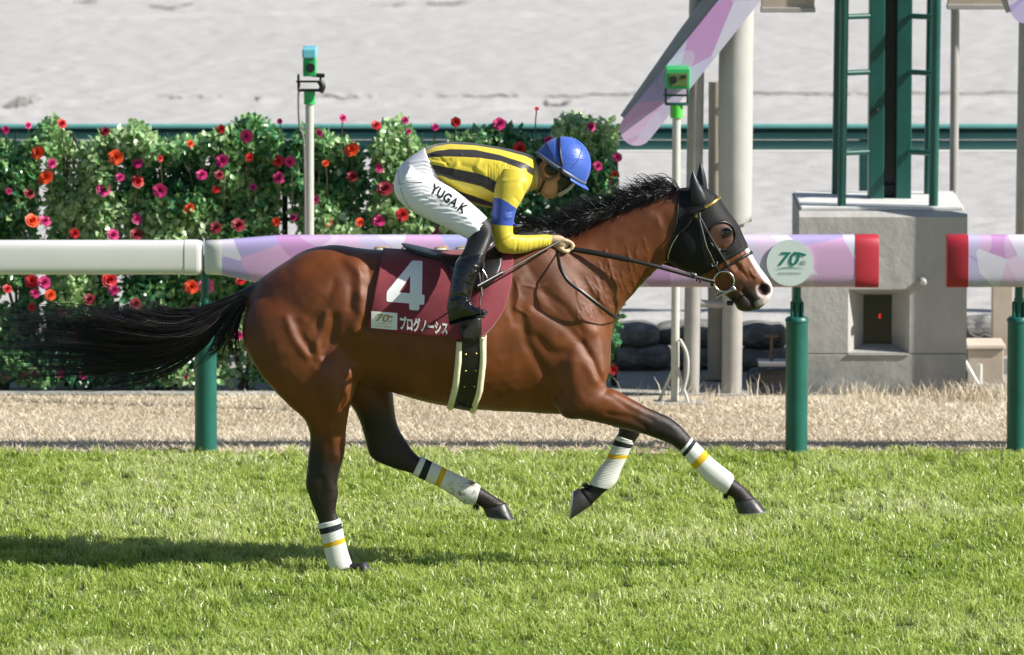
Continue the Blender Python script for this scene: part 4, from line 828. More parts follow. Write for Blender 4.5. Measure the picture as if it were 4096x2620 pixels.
# soft skin irregularity, veins on neck and shoulder
HV += HN * (0.0010 * (vnoise(HQ[:, 0] * 0.02, HQ[:, 1] * 0.02, 1.7, 91) - 0.5) * 2)[:, None]
rv = random.Random(12)
for _ in range(46):
    x = rv.uniform(2300, 2600); y = 960 + (2600 - x) * 0.55 + rv.uniform(-30, 150); pts = [(x, y)]
    for k_ in range(5): x += rv.uniform(-3, 9); y += rv.uniform(6, 14); pts.append((x, y))
    HV += HN * (0.0022 * np.exp(-(polydist(HQ, pts) / 4.0) ** 2) * (HV[:, 1] < 0))[:, None]
for pts in ([(2380, 1110), (2400, 1150), (2395, 1190), (2420, 1220)], [(2440, 1100), (2470, 1130), (2460, 1180)], [(2060, 1120), (2075, 1180), (2060, 1230), (2110, 1260)], [(2095, 1140), (2140, 1150), (2180, 1140)], [(2420, 1000), (2440, 1060), (2430, 1110)], [(2960, 1000), (2975, 1040), (2965, 1080)], [(3000, 1080), (3010, 1100), (3022, 1108)], [(2900, 980), (2890, 1010), (2905, 1040)]):
    HV += HN * (0.0032 * np.exp(-(polydist(HQ, pts) / 5.0) ** 2) * (HV[:, 1] < 0))[:, None]
set_co(hb_me, HV); HN = get_no(hb_me); HQ = PROJ(HV)
# ---- coat colour
def sst(a, b, x): t_ = np.clip((x - a) / (b - a), 0, 1); return t_ * t_ * (3 - 2 * t_)
BAY = np.array((0.150, 0.043, 0.0095)); BLK = np.array((0.0105, 0.009, 0.009)); WHT = np.array((0.74, 0.68, 0.65)); MUZ = np.array((0.045, 0.034, 0.030))
C = np.tile(BAY, (len(HV), 1)); nz_ = vnoise(HQ[:, 0] * 0.01, HQ[:, 1] * 0.01, 1.3, 71)
C *= (0.80 + 0.40 * nz_)[:, None]
def paint(mask, col): 
    global C
    C = C * (1 - mask[:, None]) + np.asarray(col) * mask[:, None]
qx, qy = HQ[:, 0], HQ[:, 1]; near = HV[:, 1] < 0; far = ~near
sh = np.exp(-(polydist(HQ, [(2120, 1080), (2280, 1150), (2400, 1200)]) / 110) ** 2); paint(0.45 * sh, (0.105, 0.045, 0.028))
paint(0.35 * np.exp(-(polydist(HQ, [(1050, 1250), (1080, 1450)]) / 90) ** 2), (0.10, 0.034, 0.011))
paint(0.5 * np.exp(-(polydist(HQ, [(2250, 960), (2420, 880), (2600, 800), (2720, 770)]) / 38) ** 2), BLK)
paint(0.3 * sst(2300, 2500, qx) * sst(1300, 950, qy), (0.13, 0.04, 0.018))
legf = ((qx - 2440) * 0.87 + (qy - 1600) * 0.5) / 250
paint(sst(0.15, 0.9, legf) * (near & (qx > 2380) & (qy > 1500) & (HV[:, 1] < -0.05)) * 0.97, BLK)
paint(0.75 * np.exp(-(polydist(HQ, [(2260, 1670), (2380, 1690), (2480, 1712), (2560, 1735)]) / 40) ** 2) * near, (0.03, 0.016, 0.012))
paint(sst(1620, 1730, qy) * (far & (qx > 2250) & (qx < 2700)), BLK)
lh = (qy - 1690) / 210 + 0.35 * sst(1330, 1240, qx)
paint(sst(0.15, 0.95, lh) * (near & (qx < 1500) & (qy > 1600)) * 0.97, BLK)
paint(sst(1540, 1700, qy) * (far & (qx > 1250) & (qx < 2200)) * 0.95, BLK)  # black points, run up the far thigh to paint in its shadow
paint(0.8 * (qy < 1012) * (qx < 1620) * sst(1040, 1100, qx) * np.exp(-(np.abs(HV[:, 1]) / 0.05) ** 2), BLK)
paint(sst(1050, 1000, qx) * sst(1215, 1190, qy) * (np.abs(HV[:, 1]) < 0.06), BLK)
# muzzle and blaze
dn = np.hypot((qx - 3058) / 30.0, (qy - 1157) / 27.0)
paint(np.clip(1.25 * np.exp(-(polydist(HQ, [(2945, 1205), (2985, 1228), (3010, 1225), (3016, 1195)]) / 40) ** 2), 0, 0.96), (0.030, 0.025, 0.023))
paint(0.55 * np.exp(-(polydist(HQ, [(2960, 1130), (3005, 1160), (3030, 1185)]) / 26) ** 2), MUZ)
blaze = sst(21, 13, polydist(HQ, [(2985, 960), (3004, 1010), (3034, 1062), (3066, 1108), (3092, 1150), (3088, 1185), (3070, 1205)]))
blaze = np.maximum(blaze, sst(0.026, 0.018, np.abs(HV[:, 1])) * (qx > 2960) * (qy < 1215) * sst(-10, 30, qx - 2960 - (qy - 960) * 0.2) * sst(70, 45, polydist(HQ, [(2985, 960), (3066, 1108), (3092, 1160)])))
paint(blaze * (qx > 2940) * 0.95, WHT)
paint(sst(14, 6, polydist(HQ, [(3034, 1150), (3040, 1176), (3058, 1190)])) * 0.8, (0.60, 0.48, 0.45)); paint(sst(18, 8, polydist(HQ, [(3030, 1216), (3060, 1200)])) * 0.6 * (0.5 + nz_), (0.42, 0.38, 0.36))
paint(sst(1.04, 0.80, dn), (0.022, 0.007, 0.007))
paint(sst(9, 4, polydist(HQ, [(2974, 1166), (2983, 1178), (3003, 1197), (3012, 1216), (3017, 1240)])), (0.012, 0.008, 0.008))
paint(0.85 * np.exp(-(polydist(HQ, [(2865, 920), (2895, 960)]) / 52) ** 2), (0.050, 0.026, 0.018))  # brown round the eye, darkened to paint in shading of the hood opening
ey = np.hypot((qx - 2907) / 30.0, (qy - 929) / 24.0); paint(0.9 * sst(1.15, 0.7, ey), (0.012, 0.010, 0.010))
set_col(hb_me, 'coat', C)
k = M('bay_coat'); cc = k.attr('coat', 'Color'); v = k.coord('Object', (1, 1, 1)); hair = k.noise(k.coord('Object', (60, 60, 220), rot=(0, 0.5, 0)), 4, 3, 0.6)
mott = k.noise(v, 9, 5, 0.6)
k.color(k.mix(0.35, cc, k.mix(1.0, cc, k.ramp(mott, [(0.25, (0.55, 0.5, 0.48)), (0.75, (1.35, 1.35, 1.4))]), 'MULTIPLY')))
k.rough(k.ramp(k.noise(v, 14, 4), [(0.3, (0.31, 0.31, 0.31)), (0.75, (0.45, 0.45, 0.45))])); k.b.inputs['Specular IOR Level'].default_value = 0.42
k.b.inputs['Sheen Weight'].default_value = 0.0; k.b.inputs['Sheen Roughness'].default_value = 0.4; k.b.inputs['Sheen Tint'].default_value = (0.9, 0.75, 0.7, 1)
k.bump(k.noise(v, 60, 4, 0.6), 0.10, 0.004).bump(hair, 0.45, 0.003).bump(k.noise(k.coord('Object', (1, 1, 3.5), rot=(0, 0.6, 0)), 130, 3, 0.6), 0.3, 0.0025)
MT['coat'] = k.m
horse = thing('racehorse', (P(1400, 2290, 0)[0], 0, 0), 'bay racehorse at full gallop with white bandages and a black hood', 'horse')
HB = mesh_obj('body', hb_me, MT['coat'], horse)
dgx = [tuple(p) for p in HV]; BV = BVHTree.FromPolygons([Vector(p) for p in dgx], [tuple(p.vertices) for p in hb_me.polygons])
def on_body(sx, sy, off=0.0, bvh=None, far_side=False, maxd=60):
    """point of the surface behind a photo pixel, lifted by off along its normal"""
    d = Vector(P(sx, sy, 0) - CAM).normalized(); o_ = Vector(CAM)
    loc, no, i, dist = (bvh or BV).ray_cast(o_, d, maxd)
    if loc is None: return None, None
    if far_side: loc = Vector((loc.x, -loc.y, loc.z)); no = Vector((no.x, -no.y, no.z))
    return np.array(loc + no * off), np.array(no)
# hooves with light shoes
MT['hoof'] = simple('hoof_horn', (0.035, 0.033, 0.034), 0.42, var=0.35, nscale=25, bump=0.25, bscale=60)
MT['shoe'] = simple('alloy_shoe', (0.55, 0.57, 0.58), 0.35, metal=0.7, var=0.1)
def hoof(cf, cb, toe, heel, y):
    cf, cb, toe, heel = map(np.array, (cf, cb, toe, heel)); m1 = (cf + toe) / 2 + 0; m2 = (cb + heel) / 2
    h = link_mesh('hoof', *loft_pairs([(cf, cb, .041, y), (cf * .7 + toe * .3, cb * .6 + heel * .4, .049, y, 2.2), (m1 * .6 + toe * .4, m2 * .6 + heel * .4, .054, y, 2.3), (toe, heel, .057, y, 2.4)], 28, 3), MT['hoof'], horse)
    d = toe - heel; nrm = np.array((-d[1], d[0])) / np.linalg.norm(d) ; c = (cf + cb) / 2 - (toe + heel) / 2
    if nrm @ c > 0: nrm = -nrm
    link_mesh('shoe', *loft_pairs([(toe + nrm * 0.3 + d * .01, heel + nrm * 0.3, .0585, y, 2.4), (toe + nrm * 6 + d * .005, heel + nrm * 6, .057, y, 2.4)], 28, 1), MT['shoe'], h)
hoof((3023, 1992), (2936, 2006), (3064, 2042), (2950, 2050), -.13); hoof((2368, 2020), (2316, 1952), (2282, 2076), (2294, 1966), .12)
hoof((1466, 2246), (1424, 2268), (1492, 2284), (1428, 2284), -.12); hoof((2025, 2012), (1932, 2034), (2056, 2074), (1944, 2062), .12)
# eyes
k = M('horse_eye'); k.set(Base_Color=(0.010, 0.006, 0.005), Roughness=0.06, Coat_Weight=1.0); MT['eye'] = k.m
ep, en = on_body(2907, 929)
for s_ in (1, -1):
    c = ep + np.array((-0.004, 0.012, 0.0)); c = np.array((c[0], c[1] * s_, c[2])); rings = []
    for a in np.linspace(0.02, math.pi - 0.02, 14):
        b = np.linspace(0, 2 * math.pi, 22, endpoint=False); rings.append(np.column_stack((c[0] + 0.024 * math.sin(a) * np.cos(b), c[1] + 0.0195 * math.cos(a) * np.ones_like(b), c[2] + 0.018 * math.sin(a) * np.sin(b))))
    e_ = link_mesh('eye', *ring_loft(rings), MT['eye'], horse)
    a = np.linspace(0, 2 * math.pi, 30); lid = [c + np.array((0.0245 * math.cos(q) + 0.003 * math.sin(q), s_ * (-0.012 - 0.004 * abs(math.sin(q))) , 0.0165 * math.sin(q) + 0.002)) for q in a]
    link_mesh('eyelid', *tube(lid, 0.0045, 8, False), MT['coat_black'] if 'coat_black' in MT else simple('lid_skin', (0.02, 0.014, 0.012), 0.4), e_)
# ================================================================== tack worn by the horse
MT['leather'] = simple('black_leather', (0.013, 0.012, 0.012), 0.38, var=0.25, nscale=30, bump=0.15, bscale=140, bdist=0.002)
MT['gold'] = simple('gold_beads', (0.62, 0.42, 0.12), 0.28, metal=0.9)
MT['cream'] = simple('cream_girth_edge', (0.80, 0.74, 0.52), 0.55, var=0.06, bump=0.1, bscale=120, bdist=0.002)
k = M('hood_mesh'); v = k.coord('Object'); wv = k.n('ShaderNodeTexVoronoi'); wv.inputs['Scale'].default_value = 330; k.l(v, wv.inputs['Vector'])
k.color(k.ramp(k.noise(v, 9, 4), [(0.3, (0.006, 0.006, 0.007)), (0.7, (0.011, 0.011, 0.013))])).set(Roughness=0.62).bump(wv.outputs['Distance'], 0.35, 0.002); k.b.inputs['Specular IOR Level'].default_value = 0.28; MT['hood'] = k.m
k = M('maroon_cloth'); v = k.coord('Object'); 
k.color(k.ramp(k.noise(v, 12, 5), [(0.3, (0.165, 0.014, 0.026)), (0.7, (0.22, 0.022, 0.037))])).set(Roughness=0.75); k.b.inputs['Sheen Weight'].default_value = 0.25
k.bump(k.noise(v, 18, 4), 0.15, 0.01).bump(k.noise(v, 400, 2), 0.25, 0.001); MT['maroon'] = k.m
MT['print_white'] = simple('print_white', (0.84, 0.85, 0.85), 0.6, var=0.03); MT['print_gold'] = simple('print_gold', (0.42, 0.31, 0.05), 0.5, var=0.05)

# ---- leg bandages (white with a black and a yellow stripe)
def bandage_mat(name, dirt):
    k = M(name); s = k.attr('run')
    c = k.ramp(s, [(0.0, (0.74, 0.75, 0.74)), (0.085, (0.012, 0.016, 0.02)), (0.16, (0.74, 0.75, 0.74)), (0.285, (0.68, 0.43, 0.012)), (0.355, (0.74, 0.74, 0.71))], 'CONSTANT')
    v = k.coord('Object')
    if dirt:
        m_ = k.math('MULTIPLY', k.ramp(s, [(0.42, (0, 0, 0)), (0.55, (1, 1, 1)), (0.8, (1, 1, 1)), (0.95, (0.2, 0.2, 0.2))]), k.ramp(k.noise(v, 26, 6, 0.7), [(0.50, (0, 0, 0)), (0.62, (1, 1, 1))]))
        c = k.mix(k.math('MULTIPLY', m_, 0.85), c, (0.13, 0.075, 0.025))
    wave = k.n('ShaderNodeTexWave'); wave.inputs['Scale'].default_value = 1; wave.inputs['Distortion'].default_value = 3.0; wave.inputs['Detail'].default_value = 3
    cmb = k.n('ShaderNodeCombineXYZ'); k.l(k.math('MULTIPLY', s, 7.0), cmb.inputs[0]); wv_ = k.n('ShaderNodeVectorMath', operation='ADD'); k.l(cmb.outputs[0], wv_.inputs[0]); k.l(k.coord('Object', (6, 6, 6)), wv_.inputs[1]); k.l(wv_.outputs[0], wave.inputs['Vector'])
    k.color(c).set(Roughness=0.8).bump(wave.outputs['Fac'], 0.18, 0.004).bump(k.noise(v, 160, 3), 0.2, 0.002); return k.m
MT['bandage'] = bandage_mat('white_bandage', False); MT['bandage_dirty'] = bandage_mat('soiled_bandage', True)
def bandage(st, label, dirty=False):
    sub, nr = 8, 36
    V, F = loft_pairs(st, nr, sub, 2.1, True, grow=0.0045); nring = (len(st) - 1) * sub + 1
    run = np.concatenate((np.repeat(np.linspace(0, 1, nring), nr), [0, 1]))
    o = link_mesh('leg_bandage', V, F, MT['bandage_dirty' if dirty else 'bandage'], split=False); set_attr(o.data, 'run', run)
    return tag(o, label, 'bandage', 'striped white leg bandages')
bandage([((2762, 1752), (2720, 1802), .037, -.13), ((2790, 1778), (2745, 1832), .0335, -.13), ((2848, 1836), (2792, 1887), .031, -.13), ((2893, 1872), (2832, 1928), .034, -.13), ((2926, 1898), (2872, 1957), .038, -.13), ((2935, 1914), (2903, 1971), .037, -.13)], 'clean striped bandage on the outstretched foreleg nearest the camera')
bandage([((2537, 1762), (2471, 1740), .039, .12), ((2517, 1800), (2449, 1790), .034, .12), ((2499, 1842), (2424, 1843), .032, .12), ((2480, 1882), (2388, 1888), .034, .12), ((2462, 1928), (2367, 1924), .037, .12), ((2436, 1955), (2364, 1937), .036, .12)], 'striped bandage on the folded far foreleg')
bandage([((1357, 2073), (1274, 2093), .035, -.12), ((1372, 2140), (1292, 2164), .032, -.12), ((1387, 2203), (1306, 2224), .033, -.12), ((1402, 2248), (1320, 2268), .037, -.12), ((1410, 2262), (1334, 2284), .036, -.12)], 'striped bandage on the hind leg planted in the turf')
bandage([((1682, 1828), (1650, 1896), .036, .12), ((1740, 1857), (1714, 1925), .032, .12), ((1800, 1886), (1770, 1952), .032, .12), ((1852, 1911), (1822, 1985), .035, .12), ((1898, 1932), (1862, 2012), .038, .12), ((1921, 1948), (1902, 2013), .037, .12)], 'mud stained striped bandage on the raised far hind leg', True)

# ---- number cloth
top_x = [1525, 1650, 1750, 1850, 1950, 2020, 2060]; top_y = [1001, 1008, 1010, 1006, 985, 950, 938]
Rv = np.array([(2058, 944), (2056, 1030), (2042, 1140), (2014, 1242), (1968, 1308), (1924, 1352)], float); Lv = np.array([(1532, 1001), (1472, 1312)], float)
def along(poly, t_):
    d = np.concatenate(([0], np.cumsum(np.linalg.norm(np.diff(poly, axis=0), axis=1)))); d /= d[-1]
    return np.array((np.interp(t_, d, poly[:, 0]), np.interp(t_, d, poly[:, 1])))
nu, nv = 64, 52; grid = np.full((nu, nv, 3), np.nan)
for i in range(nu):
    for j in range(nv):
        u, vv = i / (nu - 1), j / (nv - 1); p = (1 - u) * along(Lv, vv) + u * along(Rv, vv)
        p[1] += (1 - vv) ** 3 * (np.interp(p[0], top_x, top_y) - ((1 - u) * 1001 + u * 944)) + 2.5 * (1 - vv) ** 6; p[1] += 10 * vv * vv * math.sin(math.pi * u) * 0.9
        off = 0.011 + 0.0035 * math.sin(u * 9 + vv * 4) * vv + 0.008 * max(0, 0.12 - u) / 0.12 * vv
        fl = max(0, (u - 0.70) / 0.30); off += 0.040 * math.sin(math.pi * fl ** 0.7) * (fl < 1) * min(1, vv * 2.2) * (1 + 0.25 * math.sin(vv * 8))
        for dy in range(0, 30, 2):
            q, n_ = on_body(p[0], p[1] + dy, off)
            if q is not None and q[1] < 0.04: break
        if q is None: continue
        if q[1] > -0.004 or j == 0: q[1] = -0.004 if j else 0.0
        grid[i, j] = q
for it in range(6):
    g2 = grid.copy(); g2[1:-1, 1:-1] = (grid[:-2, 1:-1] + grid[2:, 1:-1] + grid[1:-1, :-2] + grid[1:-1, 2:]) / 4; g2[:, 0] = grid[:, 0]; grid = g2
V = np.concatenate((grid[:, ::-1].reshape(nu, nv, 3), grid[:, 1:] * np.array((1, -1, 1))), 1); n2 = V.shape[1]
idx = lambda i, j: i * n2 + j
F = [(idx(i, j), idx(i, j + 1), idx(i + 1, j + 1), idx(i + 1, j)) for i in range(nu - 1) for j in range(n2 - 1)]
cloth = thing('number_cloth', (P(1750, 1010, 0)[0], 0, P(1750, 1010, 0)[2]), 'maroon saddle cloth with a white number 4 and a name', 'saddle cloth')
CL = link_mesh('cloth', V.reshape(-1, 3), F, MT['maroon'], cloth); sm = CL.modifiers.new('thick', 'SOLIDIFY'); sm.thickness = 0.004; sm.offset = 0
CB = BVHTree.FromPolygons([Vector(p) for p in V.reshape(-1, 3)], F)
def on_any(sx, sy, off=0.0, bvhs=None):
    best = None; d = Vector(P(sx, sy, 0) - CAM).normalized(); o_ = Vector(CAM)
    for b in (bvhs or (BV, CB)):
        loc, no, i, dist = b.ray_cast(o_, d, 60)
        if loc is not None and (best is None or dist < best[2]):
            if no.dot(d) > 0: no = -no
            best = (loc, no, dist)
    if best is None: return None, None
    return np.array(best[0] + best[1] * off), np.array(best[1])
def decal(name, loops, bvhs, off, mat, parent, maxe=0.02, V2=None, F2=None):
    """flat print: px polygon loops (first outer, rest holes) or ready 2-d mesh in px, laid on a surface"""
    bm = bmesh.new()
    if V2 is None:
        ed = []
        for lp in loops:
            vs_ = [bm.verts.new((p[0], p[1], 0)) for p in lp]; ed += [bm.edges.new((vs_[i], vs_[(i + 1) % len(vs_)])) for i in range(len(vs_))]
        bmesh.ops.triangle_fill(bm, use_beauty=True, use_dissolve=False, edges=ed)
    else:
        vs_ = [bm.verts.new((p[0], p[1], 0)) for p in V2]
        for f in F2:
            try: bm.faces.new([vs_[i] for i in f])
            except ValueError: pass
    bmesh.ops.triangulate(bm, faces=bm.faces[:]); mx = maxe / MPP(0)
    for _ in range(5):
        le = [e for e in bm.edges if e.calc_length() > mx]
        if not le: break
        bmesh.ops.subdivide_edges(bm, edges=le, cuts=1); bmesh.ops.triangulate(bm, faces=bm.faces[:])
    Vn = []; bad = set(); bm.verts.index_update()
    for v_ in bm.verts:
        q, n_ = on_any(v_.co.x, v_.co.y, off, bvhs)
        if q is None: bad.add(v_.index); q = P(v_.co.x, v_.co.y, 0)
        Vn.append(q)
    Fn = [tuple(v_.index for v_ in f.verts) for f in bm.faces if not any(v_.index in bad for v_ in f.verts)]; bm.free()
    return link_mesh(name, Vn, Fn, mat, parent)
def quadmap(V, corners):
    """unit-ish text verts -> px through a quad TL,TR,BR,BL"""
    u = V[:, 0] / V[:, 0].max(); w_ = 1 - V[:, 1] / V[:, 1].max(); tl, tr, br, bl = [np.array(c, float) for c in corners]
    return (tl * ((1 - u) * (1 - w_))[:, None] + tr * (u * (1 - w_))[:, None] + br * (u * w_)[:, None] + bl * ((1 - u) * w_)[:, None])
decal('number', [[(1652, 1044), (1686, 1046), (1690, 1050), (1688, 1178), (1696, 1180), (1699, 1184), (1697, 1216), (1694, 1220), (1679, 1219), (1677, 1238), (1673, 1242), (1642, 1240), (1638, 1236), (1637, 1214), (1550, 1207), (1546, 1202), (1547, 1172), (1550, 1164), (1645, 1049)], [(1641, 1104), (1640, 1174), (1597, 1170)]], (CB,), 0.0035, MT['print_white'], cloth)
tv, tf = text_mesh('プログノーシス', 1.0, 0.04); decal('name_lettering', None, (CB,), 0.0035, MT['print_white'], cloth, 0.03, quadmap(tv, [(1600, 1262), (1792, 1287), (1792, 1342), (1600, 1320)]), tf)
lb = decal('anniversary_label', [[(1486, 1244), (1590, 1252), (1589, 1320), (1485, 1311)]], (CB,), 0.0035, MT['print_white'], cloth)
tv, tf = text_mesh('70', 1.0, 0.02, shear=0.2); decal('label_numerals', None, (CB,), 0.0050, MT['print_gold'], lb, 0.03, quadmap(tv, [(1504, 1254), (1556, 1259), (1556, 1290), (1504, 1285)]), tf)
decal('label_ribbon', [[(1546, 1260), (1560, 1262), (1574, 1268), (1568, 1273), (1555, 1268)]], (CB,), 0.0052, MT['print_gold'], lb)
tv, tf = text_mesh('th', 1.0, 0.0, shear=0.3); decal('label_suffix', None, (CB,), 0.0050, MT['print_gold'], lb, 0.03, quadmap(tv, [(1556, 1278), (1570, 1279), (1570, 1292), (1556, 1291)]), tf)
tv, tf = text_mesh('ANNIVERSARY', 1.0, 0.0); decal('label_word', None, (CB,), 0.0050, MT['print_gold'], lb, 0.03, quadmap(tv, [(1503, 1301), (1572, 1306), (1572, 1311), (1503, 1306)]), tf)
decal('label_swoosh', [[(1494, 1296), (1530, 1292), (1575, 1299), (1530, 1294.5)]], (CB,), 0.0050, MT['print_gold'], lb)

# ---- saddle with flaps, girth and stirrups
saddle = thing('saddle', (P(1800, 1000, 0)[0], 0, P(1800, 1010, 0)[2]), 'small black racing saddle under the jockey', 'saddle')
k = M('saddle_leather'); v = k.coord('Object'); k.color(k.ramp(k.noise(v, 14, 4), [(0.3, (0.014, 0.018, 0.03)), (0.7, (0.025, 0.032, 0.05))])).set(Roughness=0.3).bump(k.noise(v, 90, 3), 0.1, 0.002); MT['saddle'] = k.m
link_mesh('seat', *loft_pairs([((1606, 973), (1609, 979), .035, 0), ((1630, 978), (1633, 998), .10, 0), ((1680, 990), (1686, 1018), .135, 0), ((1750, 1006), (1756, 1034), .15, 0), ((1830, 1008), (1832, 1042), .15, 0), ((1900, 985), (1908, 1042), .135, 0), ((1955, 950), (1968, 1010), .11, 0), ((1982, 935), (1995, 980), .06, 0)], 40, 6, 2.4), MT['saddle'], saddle)
FL = [(1748, 1030), (1800, 1034), (1860, 1040), (1930, 1035), (1975, 1000), (1998, 985), (2008, 1030), (2004, 1070), (1988, 1110), (1955, 1145), (1910, 1165), (1870, 1160), (1830, 1130), (1800, 1085)]
fo = decal('flap', [FL], None, 0.012, MT['leather'], saddle); sm = fo.modifiers.new('thick', 'SOLIDIFY'); sm.thickness = 0.006
ff = fo.data.copy(); a_ = get_co(ff) * np.array((1, -1, 1)); set_co(ff, a_); f2 = bpy.data.objects.new('flap', ff); COL.objects.link(f2); f2.parent = saddle; f2.matrix_parent_inverse = saddle.matrix_world.inverted()
def surf_grid(name, left, right, nu_, nv_, off, mat, parent, bulge=0.0, mirror=True, bvhs=None):
    left = np.array(left, float); right = np.array(right, float); G_ = []
    for j in range(nv_):
        a, b = along(left, j / (nv_ - 1)), along(right, j / (nv_ - 1))
        for i in range(nu_):
            t_ = i / (nu_ - 1); p = a * (1 - t_) + b * t_
            q, n_ = on_any(p[0], p[1], off + bulge * math.sin(math.pi * t_), bvhs)
            for dy in range(2, 60, 3):
                if q is not None: break
                q, n_ = on_any(p[0], p[1] - dy, off + bulge * math.sin(math.pi * t_), bvhs)
            G_.append(q)
    G_ = np.array(G_); F = [(j * nu_ + i, j * nu_ + i + 1, (j + 1) * nu_ + i + 1, (j + 1) * nu_ + i) for j in range(nv_ - 1) for i in range(nu_ - 1)]
    if mirror:
        Mi = G_ * np.array((1, -1, 1)); n_ = len(G_); F2 = [tuple(q + n_ for q in reversed(f)) for f in F]
        lo = (nv_ - 1) * nu_; br = [(lo + i, lo + i + 1, n_ + lo + i + 1, n_ + lo + i) for i in range(nu_ - 1)]
        G_ = np.concatenate((G_, Mi)); F = F + F2 + br
    o = link_mesh(name, G_, F, mat, parent); s_ = o.modifiers.new('thick', 'SOLIDIFY'); s_.thickness = 0.004; s_.offset = -1; return o
gr = surf_grid('girth', [(1842, 1275), (1846, 1356), (1842, 1450), (1832, 1540), (1814, 1622)], [(1922, 1270), (1919, 1352), (1919, 1450), (1908, 1550), (1884, 1634)], 7, 40, 0.010, MT['leather'], saddle)
surf_grid('girth_edge', [(1828, 1364), (1822, 1450), (1812, 1540), (1790, 1622)], [(1848, 1364), (1846, 1450), (1836, 1545), (1815, 1624)], 9, 36, 0.006, MT['cream'], saddle, 0.012)
surf_grid('girth_edge', [(1917, 1345), (1917, 1450), (1904, 1560), (1880, 1635)], [(1942, 1338), (1941, 1450), (1928, 1560), (1902, 1638)], 9, 36, 0.006, MT['cream'], saddle, 0.012)
for sx, sy in ((1863, 1415), (1903, 1412), (1862, 1480), (1901, 1478), (1857, 1541), (1896, 1540)):
    q, n_ = on_any(sx, sy, 0.012); link_mesh('stud', *tube([q, q + n_ * 0.003, q + n_ * 0.005], [0.0055, 0.0045, 0.001], 10), MT['gold'], gr)
def surf_strap(name, px, wid, thick, off, mat, parent, bvhs=None, sub=6, mirror=False):
    px = catmull(np.array(px, float), sub); pts = []; ns = []
    for p in px:
        q, n_ = on_any(p[0], p[1], off, bvhs)
        if q is None: continue
        pts.append(q); ns.append(n_)
    pts = np.array(pts); ns = np.array(ns)
    for _ in range(2): pts[1:-1] = (pts[:-2] + 2 * pts[1:-1] + pts[2:]) / 4
    T = np.gradient(pts, axis=0); T /= np.linalg.norm(T, axis=1)[:, None] + 1e-12; rings = []
    for p, t_, n_ in zip(pts, T, ns):
        w_ = np.cross(t_, n_); w_ /= np.linalg.norm(w_); n_ = np.cross(w_, t_)
        rings.append(np.array([p + w_ * wid / 2 * a + n_ * thick * b for a, b in ((-1, 0), (-0.8, 1), (0.8, 1), (1, 0), (0.8, -0.4), (-0.8, -0.4))]))
    g = ring_loft(rings)
    if mirror: link_mesh(name, [(p[0], -p[1], p[2]) for p in g[0]], [tuple(reversed(f)) for f in g[1]], mat, parent)
    o = link_mesh(name, *g, mat, parent); 
    return o
surf_strap('girth_buckle_strap', [(1876, 1545), (1874, 1580), (1868, 1622)], 0.020, 0.004, 0.014, MT['leather'], gr)
surf_strap('girth_buckle', [(1836, 1606), (1868, 1616), (1902, 1614)], 0.014, 0.006, 0.014, MT['black_plastic'], gr)
# stirrups
for s_ in (1, -1):
    yy = -0.44 * s_
    A = lambda sx, sy, dy=0.0: P(sx, sy, yy + dy * s_)
    st_ = link_mesh('stirrup_leather', *strap([A(1932, 1050, 0.05), A(1928, 1100, 0.035), A(1926, 1165, 0.02)], 0.018, 0.004, (1, 0, 0.1)), MT['leather'], saddle)
    ir = [A(1921, 1262, 0.055), A(1919, 1225, 0.055), A(1922, 1185, 0.035), A(1926, 1172, 0.01), A(1922, 1185, -0.02), A(1919, 1225, -0.055), A(1921, 1262, -0.055)]
    link_mesh('stirrup_iron', *merge(tube(ir, 0.0035, 8, sub=5), bevel_box(tuple(A(1921, 1262)), (0.045, 0.125, 0.010), 0.003, 1)), MT['black_plastic'], saddle)
    link_mesh('leather_keeper', *merge(tube([A(1917, 1090, 0.0), A(1924, 1140, 0.0), A(1929, 1180, 0.0)], 0.0032, 6), tube([A(1930, 1078, 0.02), A(1946, 1104, 0.015), A(1950, 1114, 0.015)], 0.0028, 6)), MT['steel'], st_)

# ---- black hood
hood = thing('racing_hood', tuple(P(2780, 760, 0)), 'black mesh hood with ear covers on the horse head', 'horse hood')
HP = [(2714, 735), (2810, 730), (2885, 788), (2965, 895), (2994, 978), (2914, 1026), (2872, 1050), (2838, 1076), (2806, 1104), (2740, 1104), (2696, 1078), (2660, 1040), (2670, 995), (2692, 940), (2708, 880), (2713, 800)]
ang = np.linspace(0, 2 * math.pi, 36, endpoint=False); EH = [(2888 + 52 * math.cos(a) - 6 * math.sin(a), 944 + 56 * math.sin(a) + 6 * math.cos(a)) for a in ang]
HV2 = get_co(hb_me); HN2 = get_no(hb_me); ins = inpoly(HQ, HP) & ~(inpoly(HQ, EH) & (np.abs(HN2[:, 1]) > 0.35))
keep = [p.vertices[:] for p in hb_me.polygons if all(ins[v_] for v_ in p.vertices)]
used = sorted({v_ for f in keep for v_ in f}); mp = {v_: i for i, v_ in enumerate(used)}
Hs = link_mesh('hood_shell', HV2[used] + HN2[used] * 0.0042, [tuple(mp[v_] for v_ in f) for f in keep], MT['hood'], hood)
sm = Hs.modifiers.new('thick', 'SOLIDIFY'); sm.thickness = 0.003; sm.offset = -1
HDB = BVHTree.FromPolygons([Vector(p) for p in HV2[used] + HN2[used] * 0.0042], [tuple(mp[v_] for v_ in f) for f in keep]); HB2 = (BV, HDB)
surf_strap('eye_rim', EH + EH[:2], 0.011, 0.003, 0.005, MT['leather'], hood, HB2, 2, True)
surf_strap('front_band', [(2820, 1088), (2870, 1052), (2914, 1027), (2950, 1008), (2986, 984)], 0.020, 0.002, 0.004, MT['hood'], hood, HB2, 5, True)
surf_strap('rear_band', [(2716, 768), (2712, 820), (2706, 890), (2690, 950), (2674, 1000), (2672, 1030)], 0.010, 0.002, 0.004, MT['leather'], hood, HB2, 5, True)
